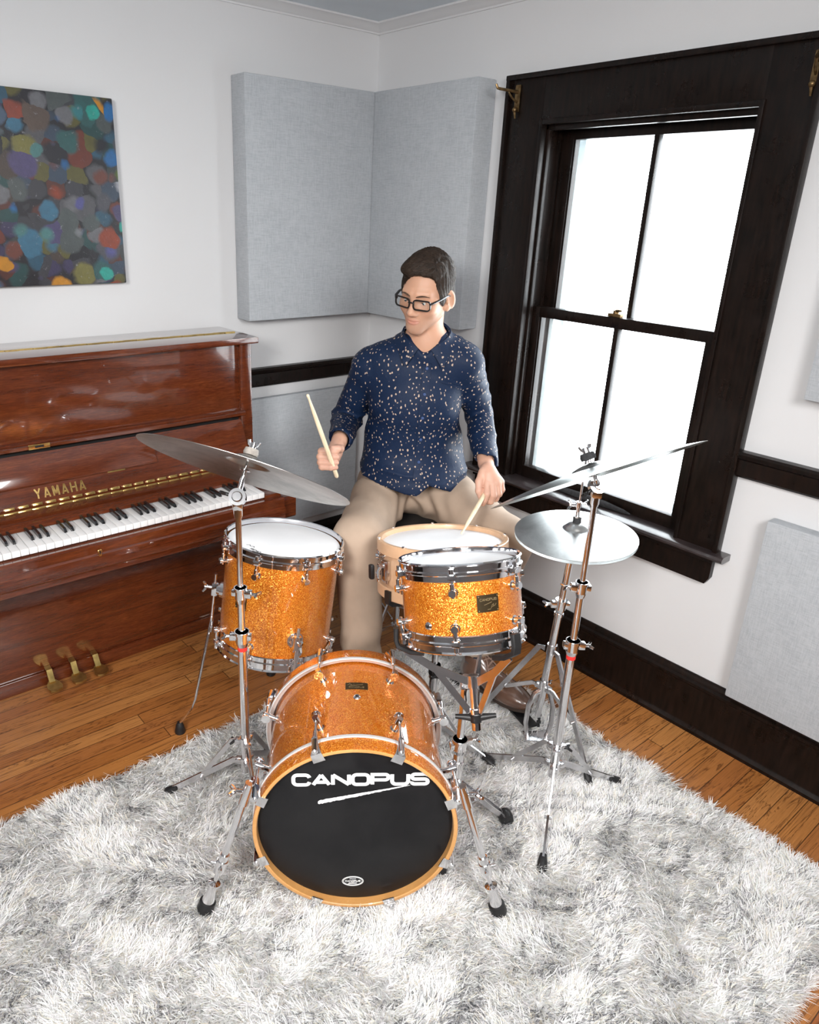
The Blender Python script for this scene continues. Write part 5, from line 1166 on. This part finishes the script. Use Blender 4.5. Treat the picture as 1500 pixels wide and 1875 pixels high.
def strands():
    r = np.random.default_rng(11); n = 9000
    d = r.normal(size=(n * 4, 3)); d /= np.linalg.norm(d, axis=1)[:, None]
    P = hdC + HU * .045 + d * .16
    for _ in range(26): P = P - d * (hair(P) * .8)[:, None]
    q = (P - hdC) @ HE.T / HS; ok = (np.abs(hair(P)) < .003) & (body(P) > .003) & (q[:, 2] > -.03); P = P[ok][:n]; n = len(P)
    L = r.uniform(.016, .034, n); st = 6; line = [P]; jit = r.normal(0, .22, (n, 3))
    def grad(X):
        e = .004; return np.stack([hair(X + V(e, 0, 0)) - hair(X - V(e, 0, 0)), hair(X + V(0, e, 0)) - hair(X - V(0, e, 0)), hair(X + V(0, 0, e)) - hair(X - V(0, 0, e))], 1)
    X = P.copy()
    for k in range(st):
        q = (X - hdC) @ HE.T / HS; tp = np.clip((q[:, 2] - .045) / .04, 0, 1)[:, None]; rt = np.clip((q[:, 0] - .040) / .012, 0, 1)[:, None]
        f = np.clip(q[:, 1] / .06, -1, 1)[:, None]
        top = HLf * -.95 + HF * .45 * f + HU * .10; side = -HU * 1. - HF * .55
        D = top * tp * (1 - rt) + side * (1 - tp * (1 - rt)); D = D + jit * .6
        N = grad(X); N /= np.linalg.norm(N, axis=1)[:, None] + 1e-9; D = D - N * (D * N).sum(1)[:, None]; D /= np.linalg.norm(D, axis=1)[:, None] + 1e-9
        X = X + D * (L / st)[:, None]; X = X - N * (hair(X) - .0016 * math.sin(PI * (k + 1) / st) - .0004)[:, None] * .8; line.append(X.copy())
    A = np.stack(line, 1); m = st + 1; T = np.gradient(A, axis=1); T /= np.linalg.norm(T, axis=2)[..., None] + 1e-9
    N = grad(A.reshape(-1, 3)).reshape(A.shape); N /= np.linalg.norm(N, axis=2)[..., None] + 1e-9; S = np.cross(T, N); w = (np.array([.5, 1, 1, 1, .8, .5, .12])[None, :, None] * .00085)
    R = np.stack([A - S * w, A + N * w * .8, A + S * w], 2); Vt = R.reshape(-1, 3); base = (np.arange(n) * m * 3)[:, None, None]; qs = []
    for k in range(st):
        for j in range(2): qs.append([k * 3 + j, k * 3 + j + 1, k * 3 + 4 + j, k * 3 + 3 + j])
    Q = (base + np.array(qs)[None]).reshape(-1, 4); me = bpy.data.meshes.new('hair_strands'); me.vertices.add(len(Vt)); me.vertices.foreach_set('co', (Vt - ORG[man.name]).ravel()); k = len(Q)
    me.loops.add(4 * k); me.loops.foreach_set('vertex_index', Q.astype(np.int32).ravel()); me.polygons.add(k); me.polygons.foreach_set('loop_start', np.arange(k, dtype=np.int32) * 4); me.polygons.foreach_set('use_smooth', np.ones(k, bool)); me.update(calc_edges=True)
    c = hair_col(Vt) * np.repeat(r.uniform(.55, 1.9, n), m * 3)[:, None]; at = me.color_attributes.new('Col', 'FLOAT_COLOR', 'POINT'); at.data.foreach_set('color', np.concatenate([c, np.ones((len(c), 1))], 1).ravel())
    me.materials.append(MAT['strand']); o = bpy.data.objects.new('hair_strands', me); COL.objects.link(o); o.parent = ha; o['kind'] = 'stuff'
strands()
# spectacles
gl = MB(); ey, ez = .1035, .001
def rim(sx):
    P = []
    w, h, r = .0272, .0152, .0095
    for cx, cz, a0 in ((w - r, h - r, 0), (-(w - r), h - r, 90), (-(w - r), -(h - r), 180), (w - r, -(h - r), 270)):
        for t in range(6):
            a = math.radians(a0 + 18 * t); x = cx + r * math.cos(a); z = cz + r * math.sin(a); P.append((sx * (.0345 + x), ey - .010 * ((x + .02) / .045) ** 2 if True else 0, ez + z))
    return P
for sx in (1, -1):
    P = rim(sx); P = P + P[:2]
    rings = []; pts = np.array([hd(*p) for p in P[:-2]]); n = len(pts)
    for i in range(n):
        d = nz(pts[(i + 1) % n] - pts[i - 1]); a = nz(np.cross(d, HF)); rr_ = [pts[i] + a * .0019 * HS * u + HF * .0022 * HS * v for u, v in ((-1, -1), (1, -1), (1, 1), (-1, 1))]; rings.append(np.array(rr_))
    gl.ring(rings, closed=True)
    gl.tube([hd(sx * .0600, ey - .010, ez + .006), hd(sx * .069, ey - .024, ez + .010), hd(sx * .0765, .045, ez + .012), hd(sx * .0785, -.004, ez + .011), hd(sx * .0785, -.018, ez + .004), hd(sx * .077, -.026, ez - .012)], [.0046, .0052, .0044, .0036, .0030, .0024], 8, flat=.7)
gl.tube([hd(-.010, ey + .0012, ez + .004), hd(0, ey + .004, ez + .006), hd(.010, ey + .0012, ez + .004)], .0024 * HS, 8)
go = obj('spectacles', gl, 'blackplastic', man, 40)
for sx in (1, -1):
    b = MB(); P = [hd(*p) for p in rim(sx)]; b.add(P, [list(range(len(P)))]); obj('lens', b, 'glass', go, 0)

# shirt
def wr(p, seed, k=1.):
    x, y, z = p[:, 0] + seed, p[:, 1] - seed * .7, p[:, 2]
    a = np.sin(9 * x + 13 * z + 2.5 * np.sin(7 * y + 5 * z)); b_ = np.sin(17 * y - 21 * z + 2 * np.sin(11 * x + 4 * y)); c = np.sin(31 * z + 14 * (x - y) + 2.2 * np.sin(16 * x + 9 * z))
    return k * (.45 * a + .35 * b_ + .3 * c)
EB = np.array([LV, FV, UZ]); mid = (shR + shL) / 2
hemc = pel + FV * .02
def shirt_post(p, d):
    q = (p - pel) @ EB.T; u = q[:, 0]
    hem = np.interp(u, [-.26, -.20, -.12, 0.0, .035, .075, .105, .18, .22, .26], [.140, .100, .080, .050, .048, .084, .070, .032, .070, .13])
    d = np.maximum(d, hem - q[:, 2])
    def arm(a, b_):
        t = np.clip((p - a) @ (b_ - a) / ((b_ - a) @ (b_ - a)), 0, 1); return np.linalg.norm(p - a - t[:, None] * (b_ - a), axis=1), t
    rdg = lambda v: 1 - 2 * np.abs(np.sin(v)) ** .7
    w = wr(p, .3) * (.0028 + .0042 * np.exp(-((q[:, 2] - .17) / .13) ** 2))
    for s, e, wv, ph in ((shR, elR, wrR, 0.), (shL, elL, wrL, 1.3)):
        dist, t = arm(e, wv); near = np.clip((.075 - dist) / .02, 0, 1)
        w = w + near * .0028 * rdg(t * 15 + 1.2 * np.sin(p[:, 2] * 50 + ph) + 26 * (p[:, 0] + p[:, 1])) * np.exp(-((t - .35) / .5) ** 2)
        dist2, t2 = arm(s, e); near2 = np.clip((.085 - dist2) / .02, 0, 1); w = w + near2 * .0026 * rdg(t2 * 8 + 12 * (p[:, 0] - p[:, 1]) + 1.3 * np.sin(p[:, 2] * 30 + ph)) * (.35 + t2)
    w = w + .0085 * rdg(19 * q[:, 2] + 11 * np.abs(u - .03) + .9 * np.sin(17 * u + 6 * q[:, 2])) * np.exp(-((q[:, 2] - .15) / .075) ** 2) * (q[:, 1] > -.02)
    return d - w
cuR, cuL = wrR * .93 + elR * .07, wrL * .93 + elL * .07
shirt = Field([('+', [Cap(pel + UZ * .10 + FV * .030, pel + UZ * .20 + FV * .040, .176, .150, E=EB, sc=(1.02, .88, 1)), Cap(pel + UZ * .20 + FV * .040, mid - UZ * .12 + FV * .015, .148, .158, E=EB, sc=(1.02, .74, 1)), Cap(pel + UZ * .05 + FV * .06, pel + UZ * .12 + FV * .05, .200, .180, E=EB, sc=(1., .90, 1)),
                       Cap(shR, shL, .064, .064), Cap(shR * .65 + neck0 * .35, neck0 - UZ * .012, .062, .064), Cap(shL * .65 + neck0 * .35, neck0 - UZ * .012, .062, .064)], .055, .02),
               ('+', [Cap(shR - UZ * .004, elR, .061, .054), Cap(elR, cuR, .055, .043)], .012, .020), ('+', [Cap(shL - UZ * .004, elL, .061, .054), Cap(elL, cuL, .055, .042)], .012, .020),
               ('-', [Cap(wrR + (wrR - elR) * -.02, wrR + (wrR - elR) * .6, .036, .05), Cap(wrL + (wrL - elL) * -.02, wrL + (wrL - elL) * .6, .035, .05)], .001, .003),
               ('-', [Cap(neck0 + UZ * .035 + FV * .052, neck0 + UZ * .16 + FV * .10, .047, .09), Cap(neck0 - UZ * .03 + FV * .095, neck0 + UZ * .03 + FV * .085, .012, .05), Cap(neck0 + UZ * .05, neck1 + UZ * .1, .062, .07)], .01, .006)], shirt_post)
so = field_obj('shirt', shirt, (-1.0, -1.36, .70), (-.15, -.50, 1.34), .0040, 'shirt', man)
SDs = lambda p: shirt(np.asarray(p, float)[None])[0]
def onto(p, off, d=None):
    """move p along d to the shirt surface, off metres outside"""
    p = np.array(p, float); d = FV if d is None else nz(d)
    for _ in range(40):
        v = SDs(p) - off
        if abs(v) < 1e-4: break
        p = p - d * v * .8
    return p
# collar: two wings and a stand
def sheet(name, grid, th, mat, par):
    g = np.array(grid); m, n = g.shape[:2]; du = np.gradient(g, axis=0); dv = np.gradient(g, axis=1); N = np.cross(du, dv); N /= np.linalg.norm(N, axis=2)[..., None] + 1e-9
    b = MB(); P = np.concatenate([(g + N * th / 2).reshape(-1, 3), (g - N * th / 2).reshape(-1, 3)]); F = []; k = m * n
    for i in range(m - 1):
        for j in range(n - 1):
            a = i * n + j; F += [(a, a + 1, a + n + 1, a + n), (k + a, k + a + n, k + a + n + 1, k + a + 1)]
    bd_ = [(0, j) for j in range(n)] + [(i, n - 1) for i in range(1, m)] + [(m - 1, j) for j in range(n - 2, -1, -1)] + [(i, 0) for i in range(m - 2, 0, -1)]
    ids = [i * n + j for i, j in bd_]
    for a, c in zip(ids, ids[1:] + ids[:1]): F.append((a, k + a, k + c, c))
    b.add(P, F); return obj(name, b, mat, par, 50)
nk = neck0
for s in (-1, 1):
    grid = []
    for t in np.linspace(0, 1, 17):           # from the back of the neck round to the throat
        a = math.radians(180 - 158 * t); out = nz(LV * s * math.sin(a) + FV * math.cos(a)); f = t ** 1.7
        c0 = nk + FV * (.000 + .030 * t) + UZ * (.072 - .084 * f); p = c0 + out * .03
        for _ in range(60):
            v = min(BSD(p) - .006, SDs(p) + .020)
            if v >= 0: break
            p = p + out * max(.001, -v * .5)
        row = [p.copy()]; wd = .040 + .030 * max(0, t - .55) / .45
        side = LV * s * (.62 * max(0, t - .6) / .4)
        for v in range(1, 8):
            if v == 1: p = p + out * .006 + UZ * .004
            else: p = p + nz(-UZ * 1. + out * (.55 if v < 4 else .25) * (1 - .6 * t) + side) * wd / 6
            for _ in range(12):
                e_ = SDs(p) - (.0035 if v < 7 else .0030)
                if e_ >= 0: break
                p = p + nz(out + UZ * .35) * max(-e_, .0006)
            row.append(p.copy())
        grid.append(row)
    sheet('collar', grid, .0022, 'shirt', so)
b = MB(); rows = []; zc = np.linspace(nk[2] - .055, pel[2] + .10, 26)
for i, z in enumerate(zc):
    t = i / 25; c = (nk * (1 - t) + pel * t); c = V(c[0], c[1], z) + LV * (.012 + .018 * t) + FV * .17
    rows.append([onto(c + LV * k, .0018) for k in (-.014, -.013, .0, .013, .014)])
sheet('placket', rows, .0024, 'shirt', so)
for i in (1, 6, 11, 16, 21):
    p = np.array(rows[i][2]); nn = nz(FV + UZ * .1); b = MB(); b.lathe([(.0001, .0026), (.0040, .0026), (.0052, .0014), (.0050, 0)], 14, c=p + nn * .0008, ax=nn); obj('button', b, 'button', so, 40)
# breast pocket edge
rows = [[onto(nk + LV * (.055 + .075 * t) + FV * .17 - UZ * (.105 + .030 * t) - UZ * v, .0016) for v in (0, .004, .008)] for t in np.linspace(0, 1, 10)]
sheet('pocket_edge', rows, .002, 'shirt', so)

# trousers
def pant_post(p, d):
    w = 0
    for h_, k_, a_ in ((hpR, knR, anR), (hpL, knL, anL)):
        ab = k_ - h_; t = np.clip((p - h_) @ ab / (ab @ ab), 0, 1); dist = np.linalg.norm(p - h_ - t[:, None] * ab, axis=1); near = np.clip((.15 - dist) / .05, 0, 1)
        w = w + near * .0065 * np.sin(t * 11 + 24 * p[:, 2] + 2.5 * np.sin(p[:, 0] * 18 - p[:, 1] * 12)) * np.exp(-(t / .8) ** 2)
        ab = a_ - k_; t2 = np.clip((p - k_) @ ab / (ab @ ab), 0, 1); d2 = np.linalg.norm(p - k_ - t2[:, None] * ab, axis=1); n2 = np.clip((.10 - d2) / .04, 0, 1)
        w = w + n2 * .0045 * np.sin(t2 * 19 + 15 * (p[:, 0] - p[:, 1]) + 2 * np.sin(14 * p[:, 2]))
    q = (p - pel) @ EB.T; w = w + .0075 * np.sin(60 * np.abs(q[:, 0]) + 45 * q[:, 1] + 2 * np.sin(q[:, 2] * 40)) * np.exp(-((q[:, 0] / .14) ** 2 + ((q[:, 1] - .15) / .12) ** 2))
    return d - w
dnR, dnL = nz(anR - knR), nz(anL - knL)
pants = Field([('+', [Cap(pel - LV * .07, pel + LV * .07, .120, .120, E=EB, sc=(1, .95, .90)), Cap(hpR, knR, .104, .083), Cap(hpL, knL, .104, .083)], .045, .03),
               ('+', [Cap(knR + UZ * .0, anR + dnR * .06, .080, .064)], .02, .045), ('+', [Cap(knL, anL - dnL * .055, .080, .062)], .02, .045),
               ('-', [Half(anR + dnR * .055, -dnR)], .01, .002) if False else ('-', [Cap(anR + dnR * .03, anR + dnR * .2, .052, .06), Cap(anL - dnL * .085, anL + dnL * .2, .054, .075)], .002, .004)], pant_post)
field_obj('trousers', pants, (-1.05, -1.42, .03), (-.20, -.62, .86), .0045, 'khaki', man)

# shoes
def shoe(heel, toe, ank, up):
    heel, toe, ank = V(*heel), V(*toe), V(*ank); d = nz(toe - heel); sd = nz(np.cross(up, d)); u = np.cross(d, sd); E = np.array([sd, d, u]); L = np.linalg.norm(toe - heel)
    q = lambda x, y, z: heel + sd * x + d * y + u * z
    F = Field([('+', [Ell(q(0, L - .080, .030), (.046, .085, .036), E), Ell(q(0, L * .55, .040), (.043, .095, .045), E), Ell(q(0, .045, .045), (.038, .055, .055), E), Cap(q(0, .060, .060), q(0, .050, .105), .040, .041), Cap(q(0, .13, .062), q(0, .080, .095), .030, .034)], .03, .01),
               ('-', [Half(q(0, 0, .012), u)], .01, .003), ('-', [Cap(q(0, .055, .118), q(0, .05, .2), .032, .05)], .01, .004)])
    lo = np.minimum(heel, toe) - .09; hi = np.maximum(heel, toe) + .09; hi[2] = max(heel[2], toe[2]) + .17
    o = field_obj('shoe', F, lo, hi, .0026, 'shoe', man)
    b = MB(); n = 40; prof = []
    for i in range(n):
        a = 2 * PI * i / n; y = L / 2 - .002 + (L / 2 + .004) * math.cos(a); k = y / L
        w = np.interp(k, [-.02, .1, .3, .5, .7, .85, .95, 1.02], [.022, .036, .034, .037, .047, .042, .026, .010]); prof.append((math.copysign(w, math.sin(a)) * min(1, abs(math.sin(a)) ** .5 + 0), y))
    b.prism(prof, 0, .013, E=E, c=heel); b.prism([(x * .95, y) for x, y in prof if y < L * .3], -.016, .001, E=E, c=heel); obj('sole', b, 'sole', o, 40)
    b = MB(); SF = lambda p: F(np.asarray(p)[None])[0]
    def on(p, dirv, off):
        p = np.array(p)
        for _ in range(30): p = p - dirv * (SF(p) - off) * .8
        return p
    for i in range(5):
        y = .105 + .020 * i; dv = nz(u + d * .5)
        pts = [on(q(x, y + .004 * (1 if i % 2 else -1) * (x / .018), .16), dv, .0022) for x in np.linspace(-.020, .020, 9)]; b.tube(pts, .0027, 8)
    for s in (-1, 1):
        P = [on(q(s * .003, .108, .16), nz(u + d * .5), .002)]
        for k in range(1, 9): P.append(on(q(s * (.003 + .045 * math.sin(k / 8 * 2.2)), .108 + .045 * k / 8 , .12), nz(u + sd * s * .8), .003))
        b.tube(P, .0024, 8)
    obj('laces', b, 'lace', o, 50)
    b = MB(); b.tube([q(0, .052, .075), ank + u * .02, ank + u * .07, ank + (knL if ank is anL else knR) * .22 - ank * .22], [.036, .042, .041, .044], 20); obj('sock', b, 'sock', o, 60)
shoe((-.476, -1.190, .050), (-.462, -1.490, .062), anL, nz((0, -.04, 1)))
hR, tR = V(-.862, -1.062, .105), V(-1.045, -1.290, .118)
shoe(hR, tR, anR, nz((-.1, -.1, 1)))
stick(A_(563, 722, 2.19), A_(617.5, 874, 2.43), 'pale drumstick raised upright in the right fist, tip pointing at ceiling')
stick(A_(845, 978, 2.285), A_(902, 880, 2.44), 'pale drumstick in the lowered left hand, tip resting on the snare drum')

# ------------------------------------------------------------------ shag rug
X0, X1, Y0, Y1 = -2.95, -.325, -2.480, -.890
rug = thing('rug', 'white shag rug with faint grey lattice under the drum kit', 'rug', ((X0 + X1) / 2, (Y0 + Y1) / 2, 0))
b = MB(); b.bx((X0, Y0, .0005), (X1, Y1, .010), .003); obj('backing', b, 'coated', rug, 30)
def pile():
    n = 480000; r = np.random.default_rng(5)
    x = r.uniform(X0, X1, n); y = r.uniform(Y0, Y1, n)
    def nz2(x, y, f, s):
        return np.sin(f * x + 1.7 * np.sin(f * .83 * y + s) + s) * np.cos(f * 1.13 * y + 1.9 * np.sin(f * .71 * x + 2 * s) - s)
    # tufts: strands gather towards jittered tuft centres and lean together
    tg = .017; tx, ty = np.floor(x / tg), np.floor(y / tg); hsh = lambda a, b, k: np.modf(np.abs(np.sin(a * 127.1 + b * 311.7 + k * 74.7) * 43758.5453))[0]
    cx, cy = (tx + hsh(tx, ty, 1)) * tg, (ty + hsh(tx, ty, 2)) * tg
    g = .25; x = x * (1 - g) + cx * g + 0; y = y * (1 - g) + cy * g
    ang = 2.4 * nz2(x, y, 5.3, .4) + 1.5 * nz2(x, y, 13., 1.9) + 2.2 * (hsh(tx, ty, 3) - .5) + r.normal(0, .6, n) - 1.9
    lean = np.clip(.85 + .13 * nz2(x, y, 9., 3.1) + r.normal(0, .30, n), .1, 1.5)
    L = r.uniform(.030, .052, n); hgt = L * np.cos(lean * .85); run = L * np.sin(lean * .85)
    edge = np.minimum.reduce([x - X0, X1 - x, y - Y0, Y1 - y])
    dx, dy = np.cos(ang), np.sin(ang); w = r.uniform(.0009, .0017, n)
    t = np.array([0, .5, 1.]); zc = np.array([.15, .68, 1.]); rc = np.array([0, .30, 1.]); wc = np.array([.9, 1., .15])
    P = np.zeros((n, 3, 2, 3)); twist = r.uniform(-.6, .6, n); px, py = -np.sin(ang + twist), np.cos(ang + twist)
    curl = r.normal(0, .22, n)
    for i in range(3):
        bx = x + dx * run * rc[i] - dy * run * curl * t[i] ** 2; by = y + dy * run * rc[i] + dx * run * curl * t[i] ** 2; bz = .006 + hgt * zc[i] * .86
        for j, s in enumerate((-1, 1)):
            P[:, i, j, 0] = bx + px * w * wc[i] * s; P[:, i, j, 1] = by + py * w * wc[i] * s; P[:, i, j, 2] = bz + s * w * .35 * twist
    base = (np.arange(n) * 6)[:, None, None]; q = np.array([[0, 1, 3, 2], [2, 3, 5, 4]])[None]; Q = (base + q).reshape(-1, 4)
    # woven pattern: grey lattice lines and small squares
    def line(d, w_): return np.exp(-(d / w_) ** 2)
    wob = .011 * nz2(x, y, 17., .9) + .007 * nz2(x, y, 41., 2.2)
    u, v = x + wob, y - wob
    a1, a2 = .67 * u + .74 * v, .485 * u - .875 * v; w1, w2 = .32, .29
    p1 = (a1 + 2.11 + w1 / 2 + 3.2) % w1 - w1 / 2; p2 = (a2 - 1.69 + w2 / 2 + 2.9) % w2 - w2 / 2
    pat = np.maximum(line(np.abs(p1) - .024, .009), line(np.abs(p2) - .024, .009))
    sq = np.maximum(w1 / 2 - np.abs(p1), w2 / 2 - np.abs(p2)); pat = np.maximum(pat, line(sq - .038, .009))
    pat = pat * np.clip(.62 + .5 * nz2(x, y, 7.7, 5.), 0, 1)
    gr = (r.random(n) < pat * .52); gr2 = r.random(n) < .03
    base_c = np.stack([.925 + r.normal(0, .012, n), .925 + r.normal(0, .012, n), .925 + r.normal(0, .012, n)], 1)
    base_c[r.random(n) < .12] *= V(.95, .90, .80)
    base_c[gr] = (V(.27, .27, .285) * r.uniform(.7, 1.5, n)[:, None])[gr]; base_c[gr2] *= .72
    C = np.repeat(np.clip(base_c, 0, .95), 6, 0)
    me = bpy.data.meshes.new('pile'); me.vertices.add(n * 6); me.vertices.foreach_set('co', (P.reshape(-1, 3) - ORG[rug.name]).ravel())
    k = len(Q); me.loops.add(4 * k); me.loops.foreach_set('vertex_index', Q.astype(np.int32).ravel()); me.polygons.add(k); me.polygons.foreach_set('loop_start', np.arange(k, dtype=np.int32) * 4); me.polygons.foreach_set('use_smooth', np.ones(k, bool)); me.update(calc_edges=True)
    at = me.color_attributes.new('Col', 'FLOAT_COLOR', 'POINT'); at.data.foreach_set('color', np.concatenate([C, np.ones((n * 6, 1))], 1).astype(np.float32).ravel())
    me.materials.append(MAT['pile']); o = bpy.data.objects.new('pile', me); COL.objects.link(o); o.parent = rug; o['kind'] = 'stuff'
pile()

# ------------------------------------------------------------------ light
w = bpy.data.worlds.new('overcast_sky'); SC.world = w; w.use_nodes = True
bg = w.node_tree.nodes['Background']; bg.inputs[0].default_value = (.92, .96, 1., 1); bg.inputs[1].default_value = 12.
def area(name, loc, target, sx, sy, power, col=(1, 1, 1), spread=180):
    l = bpy.data.lights.new(name, 'AREA'); l.shape = 'RECTANGLE'; l.size = sx; l.size_y = sy; l.energy = power; l.color = col; l.spread = math.radians(spread)
    o = bpy.data.objects.new(name, l); COL.objects.link(o); o.location = loc
    o.rotation_euler = (Vector(target) - Vector(loc)).to_track_quat('-Z', 'Y').to_euler(); return o
p = area('window_portal', (.34, -1.28, 1.32), (-1, -1.28, 1.32), .9, 1.45, 1); p.data.cycles.is_portal = True
area('softbox_left', (-3.30, -2.75, 2.15), (-1.15, -1.2, .55), .75, .75, 30, (1, .985, .96), 105)
area('softbox_camera', (-1.75, -3.45, 2.20), (-.95, -1.4, .45), .8, .8, 27, (1, .99, .98), 110)
SC.view_settings.view_transform = 'Standard'; SC.view_settings.look = 'None'; SC.view_settings.exposure = .42; SC.view_settings.gamma = 1
try: SC.view_settings.use_curve_mapping = False
except Exception: pass
SC.cycles.use_denoising = True
try: SC.cycles.denoiser = 'OPENIMAGEDENOISE'
except Exception: pass
SC.cycles.max_bounces = 14; SC.cycles.diffuse_bounces = 10; SC.cycles.glossy_bounces = 5; SC.cycles.transparent_max_bounces = 12; SC.cycles.transmission_bounces = 4
SC.cycles.sample_clamp_indirect = 8
